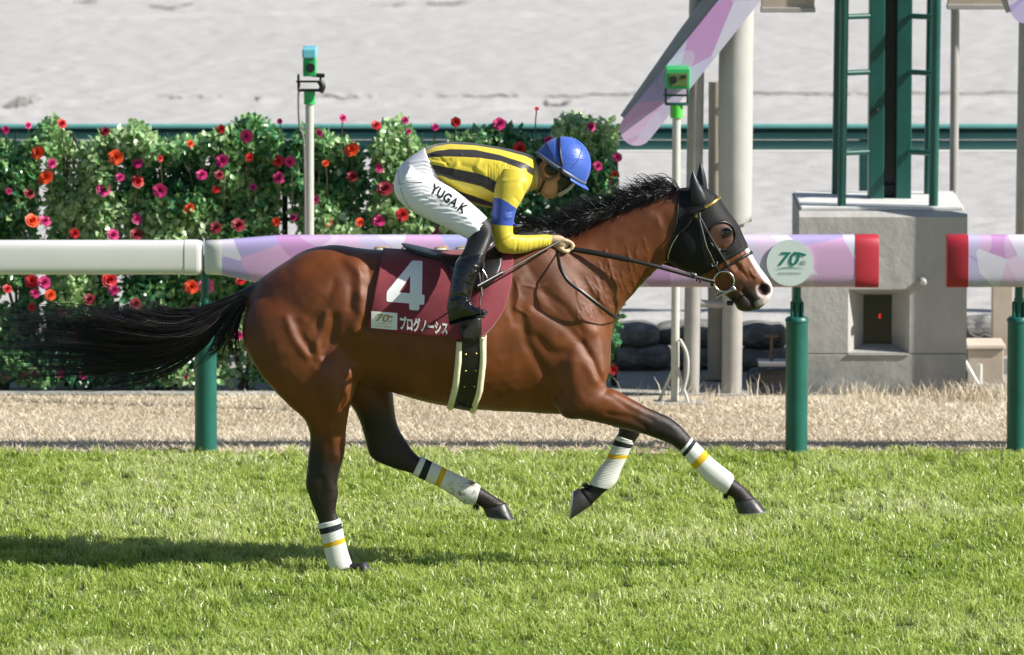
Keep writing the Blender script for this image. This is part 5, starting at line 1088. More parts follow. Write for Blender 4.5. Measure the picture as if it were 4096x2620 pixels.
k = M('ear_cover'); k.set(Base_Color=(0.008, 0.011, 0.016), Roughness=0.4); k.bump(k.noise(k.coord('Object'), 30, 3), 0.15, 0.005); MT['ear'] = k.m
e1 = link_mesh('ear_cover', *loft_pairs([((2773, 684), (2769, 688), .003, -.066), ((2786, 708), (2760, 714), .015, -.067), ((2801, 738), (2757, 752), .023, -.068), ((2819, 768), (2759, 792), .028, -.068), ((2831, 800), (2768, 824), .029, -.066), ((2830, 830), (2784, 842), .022, -.058)], 24, 6), MT['ear'], hood)
e2 = link_mesh('ear_cover', *loft_pairs([((2804, 648), (2800, 652), .003, .062), ((2815, 678), (2790, 683), .015, .062), ((2823, 706), (2785, 714), .022, .062), ((2829, 745), (2786, 750), .025, .062), ((2832, 790), (2792, 796), .020, .056)], 24, 6), MT['ear'], hood)
link_mesh('ear_seam', *tube([P(2803, 656, .056), P(2806, 690, .042), P(2812, 735, .037)], 0.0022, 6, sub=4), MT['leather'], e2)
link_mesh('ear_seam', *tube([P(2774, 694, -.066), P(2790, 735, -.084), P(2808, 775, -.088), P(2822, 812, -.084)], 0.002, 6, sub=4), MT['leather'], e1)

# ---- bridle, bit and reins
br_ = thing('bridle', tuple(P(2860, 1000, -0.1)), 'black leather bridle with gold browband and long reins', 'bridle')
surf_strap('browband', [(2764, 850), (2796, 838), (2820, 830)], 0.022, 0.004, 0.006, MT['leather'], br_, HB2)
bb = surf_strap('browband_gold', [(2818, 831), (2842, 818), (2860, 805), (2874, 791)], 0.018, 0.005, 0.008, MT['gold'], br_, HB2)
surf_strap('cheek_strap', [(2795, 872), (2811, 950), (2828, 1003), (2848, 1043), (2862, 1063), (2877, 1090)], 0.017, 0.003, 0.007, MT['leather'], br_, HB2, 6, True)
surf_strap('noseband_strap', [(2800, 872), (2840, 948), (2876, 1010), (2910, 1064)], 0.014, 0.003, 0.007, MT['leather'], br_, HB2, 6, True)
surf_strap('noseband', [(2872, 1098), (2910, 1065), (2950, 1040), (2985, 1020), (3004, 1012)], 0.015, 0.004, 0.005, MT['leather'], br_, HB2, 6, True)
surf_strap('throat_latch', [(2770, 868), (2752, 902), (2722, 930), (2694, 946)], 0.012, 0.003, 0.007, MT['leather'], br_, HB2)
surf_strap('throat_cord', [(2716, 938), (2690, 978), (2674, 1015), (2672, 1034)], 0.005, 0.002, 0.007, MT['steel'], br_, HB2)
surf_strap('cheek_cord', [(2800, 876), (2812, 930), (2826, 985), (2845, 1025), (2856, 1050)], 0.003, 0.0015, 0.011, MT['steel'], br_, HB2)
q, n_ = on_any(2786, 864, 0.008, HB2); tg = link_mesh('number_tag', *bevel_box(tuple(q), (0.030, 0.006, 0.034), 0.002, 1), MT['leather'], br_)
flat_text('tag_numeral', '4', q[0], q[1] - 0.0045, q[2], 0.018, MT['gold'], tg, offset=0.02)
link_mesh('tag_pin', *cyl((q[0] + 0.017, q[1] - 0.002, q[2] + 0.018), (q[0] + 0.019, q[1] - 0.002, q[2] - 0.014), 0.003, 8), MT['steel'], tg)
q, n_ = on_any(2858, 1052, 0.012, HB2); link_mesh('buckle', *merge(*[tube([q + np.array(a), q + np.array(b)], 0.0022, 6) for a, b in (((-.012, 0, -.012), (.012, 0, -.002)), ((.012, 0, -.002), (.010, 0, .012)), ((-.012, 0, -.012), (-.015, 0, .002)))]), MT['steel'], br_)
a = np.linspace(0, 2 * math.pi, 41)
for s_ in (1, -1):
    c = P(2894, 1118, 0); yy = -0.083 * s_
    rg = link_mesh('bit_ring', *tube([(c[0] + 0.048 * math.cos(t_), yy, c[2] + 0.049 * math.sin(t_)) for t_ in a], 0.0045, 8, False), MT['steel'], br_)
    b0 = P(2936, 1148, 0); b1 = P(2858, 1184, 0); yb = yy - 0.006 * s_
    link_mesh('bit_bar', *merge(tube([(b0[0], yb, b0[2]), (b1[0], yb * 0.93, b1[2])], 0.0042, 8), tube([(b0[0] - .006, yb, b0[2] + .012), (b0[0], yb, b0[2]), (b0[0] + .008, yb, b0[2] - .004)], [0.005, 0.008, 0.004], 10, sub=3)), MT['steel'], rg)
    R_ = [P(2280, 984, 0), P(2400, 1003, 0), P(2515, 1026, 0), P(2620, 1052, 0), P(2740, 1087, 0), P(2857, 1120, 0)]; ys = [-.125, -.142, -.148, -.140, -.115, -.086]
    R_ = [np.array((p[0], y_ * s_, p[2])) for p, y_ in zip(R_, ys)]
    link_mesh('rein_grip', *strap(R_[:3], 0.026, 0.006, (0, 0.12, 1), 8), MT['leather'], br_)
    rn = link_mesh('rein', *strap(R_[2:], 0.018, 0.004, (0, 0.12, 1), 8), MT['leather'], br_)
    for (sx, sy, r_) in ((2768, 1100, 0.019), (2718, 1086, 0.009)):
        p = P(sx, sy, -0.11); link_mesh('martingale_ring', *tube([(p[0] + r_ * math.cos(t_) * 1.1, -0.112 * s_, p[2] - 0.004 + r_ * 0.75 * math.sin(t_)) for t_ in a], 0.0022, 6, False), MT['steel'], rn)
    link_mesh('rein_stop', *merge(bevel_box((P(2787, 1112, -.1)[0], -.104 * s_, P(2787, 1116, -.1)[2]), (.008, .012, .022), .002, 1), bevel_box((P(2800, 1118, -.1)[0], -.102 * s_, P(2800, 1121, -.1)[2]), (.008, .012, .024), .002, 1)), MT['leather'], rn)
surf_strap('chin_strap', [(2850, 1135), (2846, 1150), (2842, 1162)], 0.016, 0.005, 0.006, MT['leather'], br_, HB2)
tt_ = P(2920, 1212, -0.02); link_mesh('tongue_tie', *merge(bevel_box(tuple(tt_), (0.034, 0.03, 0.022), 0.008), tube([tt_ + np.array((0.012, -0.01, 0.004)), P(2950, 1198, -0.045), P(2975, 1180, -0.058)], 0.003, 6, sub=3)), MT['leather'], br_)
# neck strap hanging in a loop from the hands round the chest
NS = [(2231, 1005, -.13), (2234, 1040, -.20), (2247, 1085, -.245), (2276, 1128, -.262), (2328, 1168, -.262), (2400, 1224, -.232), (2445, 1258, -.175), (2468, 1273, -.09)]
pts = [P(*p) for p in NS]; g = strap(pts + [np.array((P(2474, 1276, 0)[0], 0.0, P(2474, 1276, 0)[2]))], 0.017, 0.005, (0.75, 0.1, 0.6), 7)
link_mesh('neck_strap', *merge(g, ([(p[0], -p[1], p[2]) for p in g[0]], [tuple(reversed(f)) for f in g[1]])), MT['leather'], br_)
# ================================================================== jockey
person = thing('person', tuple(P(1800, 1000, 0)), 'jockey in yellow and black striped silks crouched over the neck, hands on the reins', 'person')
k = M('skin'); v = k.coord('Object'); k.color(k.ramp(k.noise(v, 20, 4), [(0.3, (0.46, 0.25, 0.165)), (0.7, (0.56, 0.32, 0.22))])).set(Roughness=0.5); k.b.inputs['Subsurface Weight'].default_value = 0.08; MT['skin'] = k.m
k = M('silks'); s = k.attr('band'); v = k.coord('Object')
k.color(k.ramp(s, [(0.0, (0.020, 0.017, 0.018)), (0.1, (0.62, 0.50, 0.035)), (0.2, (0.020, 0.017, 0.018)), (0.3, (0.62, 0.50, 0.035)), (0.4, (0.020, 0.017, 0.018)), (0.5, (0.62, 0.50, 0.035)), (0.6, (0.020, 0.017, 0.018)), (0.7, (0.62, 0.50, 0.035)), (0.8, (0.030, 0.075, 0.38)), (0.9, (0.62, 0.50, 0.035))], 'CONSTANT'))
k.set(Roughness=0.48); k.b.inputs['Sheen Weight'].default_value = 0.2; k.bump(k.noise(v, 26, 3), 0.2, 0.01).bump(k.noise(v, 300, 2), 0.1, 0.001); MT['silks'] = k.m
k = M('white_breeches'); v = k.coord('Object'); k.color(k.ramp(k.noise(v, 10, 3), [(0.3, (0.86, 0.86, 0.87)), (0.7, (0.89, 0.89, 0.90))])).set(Roughness=0.6); k.bump(k.noise(k.coord('Object', (1, 1, 2.4), rot=(0, -0.3, 0)), 20, 3), 0.10, 0.012); MT['breeches'] = k.m
k = M('patent_boot'); v = k.coord('Object'); k.set(Base_Color=(0.006, 0.006, 0.007), Roughness=0.09, Coat_Weight=0.6); k.bump(k.noise(v, 18, 4, 0.6), 0.5, 0.02).bump(k.noise(k.coord('Object', (1, 1, 4)), 30, 3), 0.25, 0.008); MT['boot'] = k.m
MT['stocking'] = simple('black_gaiter', (0.012, 0.012, 0.014), 0.55, bump=0.2, bscale=40)
k = M('cap_silk'); v = k.coord('Object'); k.color(k.ramp(k.noise(v, 6, 3), [(0.3, (0.035, 0.095, 0.44)), (0.7, (0.055, 0.135, 0.54))])).set(Roughness=0.40); k.b.inputs['Sheen Weight'].default_value = 0.1; k.bump(k.noise(k.coord('Object', (1, 1, 2.5), rot=(0, 0.7, 0)), 28, 3), 0.3, 0.008); MT['cap'] = k.m
MT['cap_dark'] = simple('cap_rim', (0.10, 0.12, 0.17), 0.4)
k = M('glove_leather'); v = k.coord('Object'); k.color(k.ramp(k.noise(v, 30, 4), [(0.3, (0.50, 0.36, 0.22)), (0.7, (0.66, 0.51, 0.35))])).set(Roughness=0.65); k.bump(k.noise(v, 70, 4), 0.3, 0.004); MT['glove'] = k.m
k = M('goggle_lens'); k.set(Base_Color=(0.75, 0.75, 0.70), Roughness=0.12); k.b.inputs['Transmission Weight'].default_value = 0.25; k.b.inputs['Alpha'].default_value = 0.85; MT['lens'] = k.m
k = M('goggle_frame'); k.set(Base_Color=(0.014, 0.011, 0.010), Roughness=0.22, Coat_Weight=0.4); k.bump(k.noise(k.coord('Object'), 40, 2), 0.05, 0.002); MT['goggle'] = k.m
TOR = [((1690, 602), (1770, 735), .125, 0), ((1732, 580), (1800, 762), .142, 0), ((1790, 570), (1850, 797), .155, 0), ((1862, 570), (1908, 820), .165, 0), ((1940, 580), (1962, 831), .175, 0), ((2020, 594), (2014, 830), .182, 0), ((2082, 608), (2066, 808), .172, 0), ((2120, 620), (2108, 770), .13, 0), ((2138, 633), (2134, 750), .078, 0)]
PEL = [((1700, 592), (1778, 745), .132, 0), ((1665, 612), (1766, 762), .138, 0), ((1622, 642), (1745, 790), .146, 0), ((1590, 678), (1705, 815), .148, 0), ((1575, 730), (1662, 828), .135, 0), ((1577, 762), (1625, 822), .10, 0)]
def THI(s): return [((1645, 655), (1578, 768), .08, -.07 * s), ((1722, 692), (1596, 803), .085, -.095 * s), ((1772, 730), (1646, 844), .082, -.13 * s), ((1831, 768), (1722, 883), .076, -.17 * s), ((1897, 823), (1792, 916), .069, -.215 * s), ((1945, 867), (1852, 947), .064, -.25 * s), ((1966, 898), (1872, 958), .058, -.262 * s)]
def CALF(s): return [((1950, 870), (1858, 935), .058, -.255 * s), ((1968, 900), (1868, 954), .064, -.265 * s), ((1968, 942), (1860, 986), .066, -.305 * s), ((1952, 1000), (1842, 1022), .064, -.350 * s), ((1931, 1050), (1822, 1056), .060, -.382 * s), ((1907, 1100), (1810, 1106), .053, -.402 * s), ((1891, 1146), (1801, 1156), .046, -.416 * s), ((1882, 1185), (1793, 1202), .043, -.425 * s), ((1876, 1215), (1788, 1235), .042, -.43 * s)]
def FOOT(s): return [((1788, 1222), (1795, 1290), .020, -.43 * s), ((1800, 1205), (1806, 1295), .034, -.431 * s), ((1840, 1182), (1845, 1284), .042, -.433 * s), ((1878, 1200), (1880, 1275), .046, -.437 * s), ((1905, 1226), (1908, 1266), .048, -.443 * s), ((1932, 1236), (1936, 1256), .042, -.447 * s), ((1948, 1241), (1951, 1250), .022, -.449 * s)]
ARM_N = [((2105, 672), (2000, 672), .055, -.13), ((2116, 728), (1982, 738), .066, -.165), ((2092, 792), (1974, 790), .063, -.185), ((2066, 838), (1969, 840), .058, -.20), ((2054, 892), (1966, 890), .053, -.21), ((2052, 928), (1968, 938), .051, -.215), ((2058, 938), (1990, 1000), .048, -.21), ((2080, 940), (2034, 1014), .045, -.195), ((2110, 941), (2092, 1012), .042, -.175), ((2156, 939), (2150, 996), .037, -.145), ((2186, 938), (2184, 989), .033, -.125), ((2208, 941), (2207, 985), .029, -.11)]
ARM_F = [((2105, 672), (2000, 672), .055, .13), ((2116, 728), (1985, 735), .066, .165), ((2092, 780), (1980, 785), .063, .185), ((2066, 830), (1975, 830), .058, .20), ((2056, 870), (1972, 880), .053, .205), ((2058, 892), (1985, 940), .050, .20), ((2080, 902), (2040, 968), .045, .18), ((2110, 905), (2095, 962), .042, .15), ((2150, 908), (2145, 955), .036, .115), ((2182, 911), (2180, 948), .029, .09)]
HEADJ = [((2202, 789), (2176, 785), .022, 0), ((2216, 783), (2158, 768), .044, 0), ((2230, 775), (2149, 738), .057, 0), ((2252, 758), (2147, 706), .066, 0), ((2278, 735), (2150, 672), .072, 0), ((2302, 712), (2162, 632), .076, 0), ((2316, 660), (2188, 590), .070, 0), ((2290, 610), (2230, 580), .04, 0)]
NECKJ = [((2100, 640), (2095, 750), .07, 0), ((2140, 640), (2138, 748), .063, 0), ((2170, 648), (2160, 758), .058, 0), ((2200, 660), (2185, 755), .055, 0)]
def shr(st, f): return [(tuple(np.array(a[0]) * (1 - f) + np.array(a[1]) * f), tuple(np.array(a[1]) * (1 - f) + np.array(a[0]) * f), a[2] * (1 - 2 * f), a[3]) for a in st]
def ball(c, r, n=10):
    r = np.array(r if hasattr(r, '__len__') else (r, r, r)); rings = []
    for a in np.linspace(0.05, math.pi - 0.05, n):
        b = np.linspace(0, 2 * math.pi, 2 * n, endpoint=False); rings.append(np.column_stack((c[0] + r[0] * math.sin(a) * np.cos(b), c[1] + r[1] * math.sin(a) * np.sin(b), c[2] + r[2] * math.cos(a) * np.ones_like(b))))
    return ring_loft(rings)
nose = tube([P(2258, 748, 0), P(2246, 770, 0), P(2236, 782, 0)], [0.010, 0.016, 0.014], 12, sub=3)
lips = [ball(P(2217, 782, 0), (0.012, 0.022, 0.008)), ball(P(2208, 789, 0), (0.011, 0.02, 0.008)), ball(P(2190, 785, 0), (0.02, 0.026, 0.014))]
ears = [ball(P(2196, 690, s * 0.076), (0.026, 0.012, 0.032)) for s in (-1, 1)]
bme = remeshed('body', [loft_pairs(HEADJ, 28, 4, 2.2), loft_pairs(NECKJ, 22, 4), nose, *lips, *ears, loft_pairs(shr(TOR, .09), 28, 3), loft_pairs(shr(PEL, .09), 28, 3), loft_pairs(shr(ARM_N, .12), 18, 3), loft_pairs(shr(ARM_F, .12), 18, 3)]
               + [loft_pairs(shr(THI(s), .12), 18, 3) for s in (1, -1)] + [loft_pairs(shr(CALF(s), .15), 18, 3) for s in (1, -1)] + [loft_pairs(shr(FOOT(s), .15), 16, 3) for s in (1, -1)], 0.006, 4)
body_j = mesh_obj('body', bme, MT['skin'], person)
def sculpt(me, strokes, facing=True):
    V = get_co(me); N = get_no(me); Q = PROJ(V); d = np.zeros(len(V))
    for pts, rr, mm in strokes: d += mm / 1000 * np.exp(-(polydist(Q, pts) / rr) ** 2)
    set_co(me, V + N * (d * (np.clip(np.abs(N[:, 1]) * 1.3, 0, 1) if facing else 1))[:, None])
# jersey torso with stripes running along the body
V, F = loft_pairs(TOR, 132, 18, 2.25)
jer = link_mesh('jersey', V, F, MT['silks'], person)
BN = [([1690, 1740, 1800, 1900, 2000, 2100, 2140], [608, 584, 575, 581, 597, 623, 642]), ([1690, 1740, 1800, 1900, 2000, 2100, 2140], [622, 604, 594, 597, 619, 652, 676]), ([1700, 1740, 1800, 1900, 2000, 2100, 2140], [634, 626, 625, 629, 641, 680, 706]),
      ([1700, 1755, 1825, 1900, 1950, 2000, 2100], [651, 662, 675, 690, 705, 735, 790]), ([1700, 1771, 1800, 1850, 1925, 1975, 2100], [692, 704, 717, 727, 745, 772, 830]), ([1700, 1782, 1850, 1925, 1970, 2100], [712, 742, 770, 795, 812, 860]), ([1700, 1800, 1875, 1925, 1967, 2100], [740, 775, 802, 816, 825, 880])]
def bandval(me):
    Q = PROJ(get_co(me)); B = np.stack([np.interp(Q[:, 0], a, b) for a, b in BN], 1); B = np.column_stack((np.full(len(Q), 300.0), B, np.full(len(Q), 1100.0)))
    for i in range(1, B.shape[1]): B[:, i] = np.maximum(B[:, i], B[:, i - 1] + 2)
    i = np.clip((Q[:, 1][:, None] > B).sum(1) - 1, 0, 7); lo = B[np.arange(len(Q)), i]; hi = B[np.arange(len(Q)), i + 1]
    t_ = (Q[:, 1] - lo) / (hi - lo); t_ = np.where(i == 0, np.clip(1 - (hi - Q[:, 1]) / 40, 0, 1), t_); t_ = np.where(i == 7, np.clip((Q[:, 1] - lo) / 40, 0, 0.99), t_)
    return (i + t_) / 10.0
set_attr(jer.data, 'band', np.minimum(bandval(jer.data), 0.799))
rj = random.Random(3)
js = [([(1725, 635), (1775, 645), (1800, 640)], 5, 4), ([(1728, 648), (1778, 656)], 5, -4), ([(1722, 622), (1760, 630), (1790, 660)], 5, 4), ([(1830, 655), (1812, 685)], 9, -5), ([(1845, 660), (1890, 672), (1900, 685)], 9, 4), ([(1920, 640), (1905, 670), (1935, 690)], 9, -4)]
for i in range(9): js.append(([(1950 + i * 11, 665 + rj.uniform(-8, 8)), (1952 + i * 10 + rj.uniform(-4, 4), 725 + rj.uniform(-8, 10))], 3.6, 3.2))
for i in range(8): js.append(([(1960 + i * 12, 740), (1970 + i * 11, 800)], 5, rj.uniform(-3, 3)))
js += [([(1780, 600), (1900, 606), (2040, 640)], 12, 3), ([(1840, 612), (1846, 618)], 5, -4), ([(1750, 690), (1850, 715), (1950, 745)], 10, -3), ([(1800, 740), (1900, 780)], 10, 3)]
sculpt(jer.data, js)
co = link_mesh('collar', *loft_pairs([((2126, 622), (2122, 765), .092, 0), ((2137, 630), (2135, 758), .078, 0), ((2146, 638), (2145, 756), .069, 0)], 40, 5, cap=False, grow=0.003), MT['silks'], person); set_attr(co.data, 'band', np.full(len(co.data.vertices), 0.75))
link_mesh('collar_lining', *loft_pairs([((2140, 634), (2138, 758), .070, 0), ((2152, 642), (2150, 757), .066, 0)], 40, 3, cap=False, grow=-0.001), MT['print_white'], co)
# sleeves
for st, s_ in ((ARM_N, 1), (ARM_F, -1)):
    V, F = loft_pairs(st, 64, 12, 2.1); o = link_mesh('sleeve', V, F, MT['silks'], jer); me = o.data; Q = PROJ(get_co(me))
    yt = np.interp(Q[:, 0], [1966, 2000, 2030, 2067], [788, 792, 808, 834]); yb = np.interp(Q[:, 0], [1960, 2054], [884, 896])
    e = (Q[:, 1] - yt) / (yb - yt); up = Q[:, 0] < 2090 if s_ > 0 else np.ones(len(Q), bool)
    set_attr(me, 'band', np.where(e < 0, np.clip(0.799 + e * 0.05, 0.72, 0.7999), np.where(e < 1, 0.80 + 0.0999 * np.clip(e, 0, 1), np.clip(0.90 + (e - 1) * 0.02, 0.9001, 0.99))))
    fs = []
    for i in range(16):
        x = 2068 + i * 9; fs.append(([(x + rj.uniform(-3, 3), 945 - (30 if s_ < 0 else 0)), (x - 8 + rj.uniform(-4, 4), 1005 - (40 if s_ < 0 else 0))], 3.3, rj.uniform(1.6, 3.4)))
    fs += [([(2005, 985), (2040, 950), (2054, 940)], 5, 4), ([(2010, 998), (2050, 962)], 4, 3.5), ([(2000, 960), (2046, 936)], 6, -4), ([(2064, 842), (2030, 850)], 5, 4), ([(2058, 868), (2025, 872)], 5, -4), ([(2090, 735), (2100, 780)], 6, 5), ([(2104, 720), (2112, 760)], 5, -4), ([(1985, 740), (2010, 725), (2080, 715)], 5, -5), ([(2060, 790), (2082, 820)], 5, 3)]
    if s_ > 0: sculpt(me, fs)
    else: sculpt(me, fs[:16])
# breeches
bre = remeshed('breeches', [loft_pairs(PEL, 36, 5, 2.2), loft_pairs(THI(1), 30, 5, 2.1), loft_pairs(THI(-1), 30, 5, 2.1)], 0.0055, 6)
fold = []
for i in range(11):
    y0 = 640 + i * 14; fold.append(([(1640 - i * 3 + rj.uniform(-8, 8), y0 + 12), (1690 + rj.uniform(-8, 8), y0 + 2), (1728 + i * 3 + rj.uniform(-10, 10), y0 + 8 + i * 2)], 5.0, rj.uniform(1.5, 3.2)))
    fold.append(([(1645 - i * 3, y0 + 20), (1690, y0 + 9), (1730 + i * 3, y0 + 16 + i * 2)], 5.0, -rj.uniform(1.2, 2.4)))
for i in range(7): fold.append(([(1650 + i * 22, 790 + i * 16), (1720 + i * 22, 775 + i * 20), (1790 + i * 20, 782 + i * 22)], 5, rj.uniform(2, 4)))
for i in range(5): fold.append(([(1740 + i * 25, 870 + i * 14), (1800 + i * 22, 855 + i * 17), (1850 + i * 18, 850 + i * 18)], 6, rj.uniform(1.5, 3)))
sculpt(bre, fold)
BR = mesh_obj('breeches', bre, MT['breeches'], person)
BRB = BVHTree.FromPolygons([Vector(p) for p in get_co(bre)], [tuple(p.vertices) for p in bre.polygons])
MT['ink'] = simple('black_ink', (0.010, 0.010, 0.012), 0.5)
tv, tf = text_mesh('YUGA.K', 1.0, 0.03, spacing=1.1); decal('leg_lettering', None, (BRB,), 0.0025, MT['ink'], BR, 0.012, quadmap(tv, [(1735, 732), (1876, 825), (1852, 856), (1718, 768)]), tf)
def seam(name, px, wid=0.003): return surf_strap(name, px, wid, 0.0012, 0.0012, simple('seam_grey', (0.33, 0.35, 0.38), 0.7) if 'seam' not in MT else MT['seam'], BR, (BRB,), 6)
MT['seam'] = simple('seam_grey', (0.36, 0.38, 0.42), 0.7)
seam('seam', [(1593, 680), (1598, 735), (1612, 780), (1632, 820), (1650, 842)]); seam('seam', [(1600, 738), (1634, 730), (1690, 728)])
surf_strap('waistband', [(1703, 602), (1722, 632), (1745, 665), (1762, 700), (1768, 728)], 0.012, 0.002, 0.002, MT['breeches'], BR, (BRB,), 6)
# legs below the knee
for s_ in (1, -1):
    c = CALF(s_)
    ga = link_mesh('gaiter', *loft_pairs(c[:4] + [c[4]], 32, 6, 2.1, grow=-0.0015), MT['stocking'], person)
    boot = remeshed('boot', [loft_pairs([((1946, 1005), (1840, 1026), .064, -.352 * s_)] + c[4:], 32, 5, 2.1, grow=0.003), loft_pairs(FOOT(s_), 28, 5, 2.3)], 0.0045, 3)
    sculpt(boot, [([(1800, 1190), (1840, 1180), (1872, 1192)], 7, -4), ([(1800, 1210), (1845, 1196), (1880, 1206)], 6, 4), ([(1830, 1225), (1862, 1202), (1880, 1215)], 5, 4), ([(1880, 1110), (1868, 1150), (1872, 1175)], 8, -3), ([(1890, 1085), (1880, 1130)], 5, 3), ([(1870, 1215), (1884, 1245), (1882, 1268)], 4, 3), ([(1905, 1262), (1912, 1236), (1930, 1232)], 4, 3), ([(1825, 1054), (1870, 1056), (1922, 1072)], 4, 3.5), ([(1850, 1130), (1880, 1140)], 6, -3)])
    bo = mesh_obj('boot', boot, MT['boot'], person)
    sole = [(np.array(a[1]) + np.array((0, -5)), np.array(a[1]) + np.array((0, 5)), a[2] * 1.04, a[3]) for a in FOOT(s_)]
    link_mesh('sole', *loft_pairs(sole, 20, 3, 3.0), MT['stocking'], bo)
# gloved hands, five fingers closed on the rein
def glove(dx, dy, yc, s_):
    p = lambda sx, sy, oy=0.0: P(sx + dx, sy + dy, yc + oy * s_)
    g = [loft_pairs([((2198 + dx, 943 + dy), (2198 + dx, 985 + dy), .030, yc), ((2222 + dx, 940 + dy), (2220 + dx, 990 + dy), .036, yc), ((2246 + dx, 944 + dy), (2240 + dx, 996 + dy), .040, yc), ((2266 + dx, 958 + dy), (2256 + dx, 994 + dy), .038, yc)], 22, 4, 2.5)]
    for i, (oy, L) in enumerate(((-.031, .90), (-.011, 1.0), (.010, .97), (.030, .84))):
        k1 = np.array((2258, 962 + i * 1.5)); k2 = k1 + np.array((30, 12)) * L; k3 = k2 + np.array((3, 22)) * L; k4 = k3 + np.array((-26, 12)) * L
        g.append(tube([p(*(k1 + np.array((-14, 4))), oy), p(*k1, oy), p(*k2, oy), p(*k3, oy), p(*k4, oy)], [0.010, 0.0108, 0.0100, 0.0092, 0.0080], 10, sub=4))
    g.append(tube([p(2228, 986, -.012), p(2248, 1000, -.036), p(2266, 1006, -.040), p(2276, 1000, -.030)], [0.012, 0.0115, 0.0102, 0.0085], 10, sub=4))
    g.append(ball(p(2262, 980), (0.020, 0.036, 0.016)))
    me = remeshed('glove', g, 0.0034, 3); o = mesh_obj('glove', me, MT['glove'], person)
    link_mesh('cuff', *tube([p(2200, 964), p(2211, 964)], 0.0, 4) if False else loft_pairs([((2196 + dx, 940 + dy), (2196 + dx, 987 + dy), .0315, yc), ((2210 + dx, 939 + dy), (2209 + dx, 988 + dy), .0335, yc)], 24, 2), MT['glove'], o)
glove(0, 0, -.105, 1); glove(-32, -30, .08, -1)
# helmet with silk cap, peak, straps
Uh = np.array((0.55, 0, 0.835)); Uh /= np.linalg.norm(Uh); Fh = np.array((Uh[2], 0, -Uh[0])); Ch = P(2246, 668, 0)
def hl(f, y_, u): return Ch + Fh * f + Uh * u + np.array((0, y_, 0))
rings = []
for a in np.linspace(-0.10, math.pi / 2 - 0.02, 26):
    b = np.linspace(0, 2 * math.pi, 56, endpoint=False); ca, sa = math.cos(a), math.sin(a)
    rings.append(np.array([hl((0.137 if math.cos(t_) > 0 else 0.135) * ca * math.cos(t_), 0.118 * ca * math.sin(t_), 0.150 * sa) for t_ in b]))
hm = link_mesh('helmet', *ring_loft(rings), MT['cap'], person)
HMB = BVHTree.FromPolygons([Vector(v_.co) for v_ in hm.data.vertices], [tuple(p.vertices) for p in hm.data.polygons])
b = np.linspace(-1.15, 1.15, 25); pk = []
for rr_, uu in ((0.0, 0.004), (0.5, 0.0), (1.0, -0.006), (1.0, -0.011), (0.5, -0.006), (0.0, -0.004)):
    pk.append(np.array([hl((0.132 + 0.036 * rr_ * math.cos(t_) ** 0.6) * math.cos(t_), (0.114 + 0.022 * rr_) * math.sin(t_), uu - 0.012) for t_ in b]))
pv = np.array(pk); nP = len(b); V = pv.reshape(-1, 3); F = [(i * nP + j, i * nP + j + 1, ((i + 1) % 6) * nP + j + 1, ((i + 1) % 6) * nP + j) for i in range(6) for j in range(nP - 1)]
link_mesh('peak', V, F, MT['cap'], hm)
b = np.linspace(0, 2 * math.pi, 49); link_mesh('rim_band', *strap([hl(0.1395 * math.cos(t_), 0.1205 * math.sin(t_), -0.004 + 0.0) for t_ in b], 0.018, 0.004, tuple(Uh), 0), MT['cap_dark'], hm)
surf_strap('strap', [(2236, 548), (2238, 590), (2241, 625), (2250, 664)], 0.014, 0.003, 0.002, MT['leather'], hm, (HMB,), 8)
surf_strap('strap', [(2180, 566), (2190, 590), (2205, 615), (2222, 645), (2238, 660)], 0.006, 0.002, 0.002, MT['leather'], hm, (HMB,), 8)
MT['cap_seam'] = simple('cap_seam', (0.04, 0.09, 0.40), 0.5)
surf_strap('cap_stitching', [(2286, 672), (2305, 650), (2320, 620), (2328, 588)], 0.004, 0.002, 0.0005, MT['cap_seam'], hm, (HMB,), 8); surf_strap('cap_stitching', [(2246, 582), (2270, 568), (2300, 562), (2322, 580)], 0.004, 0.002, 0.0005, MT['cap_seam'], hm, (HMB,), 8)
BJ = BVHTree.FromPolygons([Vector(p) for p in get_co(bme)], [tuple(p.vertices) for p in bme.polygons])
link_mesh('ear_pad', *ball(P(2206, 678, -.092), (0.034, 0.016, 0.030)), MT['stocking'], hm)
link_mesh('ear_harness', *tube([P(2222, 660, -.10), P(2172, 650, -.085), P(2160, 680, -.078), P(2172, 712, -.08), P(2198, 718, -.085), P(2232, 700, -.09)], 0.0055, 8, sub=5), simple('tan_harness', (0.16, 0.10, 0.075), 0.6), hm)
link_mesh('chin_strap', *strap([P(2180, 714, -.082), P(2170, 738, -.078), P(2158, 764, -.062), P(2154, 774, -.03), P(2154, 776, .03), P(2158, 764, .062), P(2180, 714, .082)], 0.013, 0.004, (1, 0, 0.4), 5), MT['leather'], hm)
link_mesh('neck_guard', *loft_pairs([((2165, 612), (2138, 640), .03, 0), ((2172, 625), (2142, 672), .05, 0), ((2178, 640), (2150, 690), .05, 0)], 20, 4), MT['stocking'], hm)
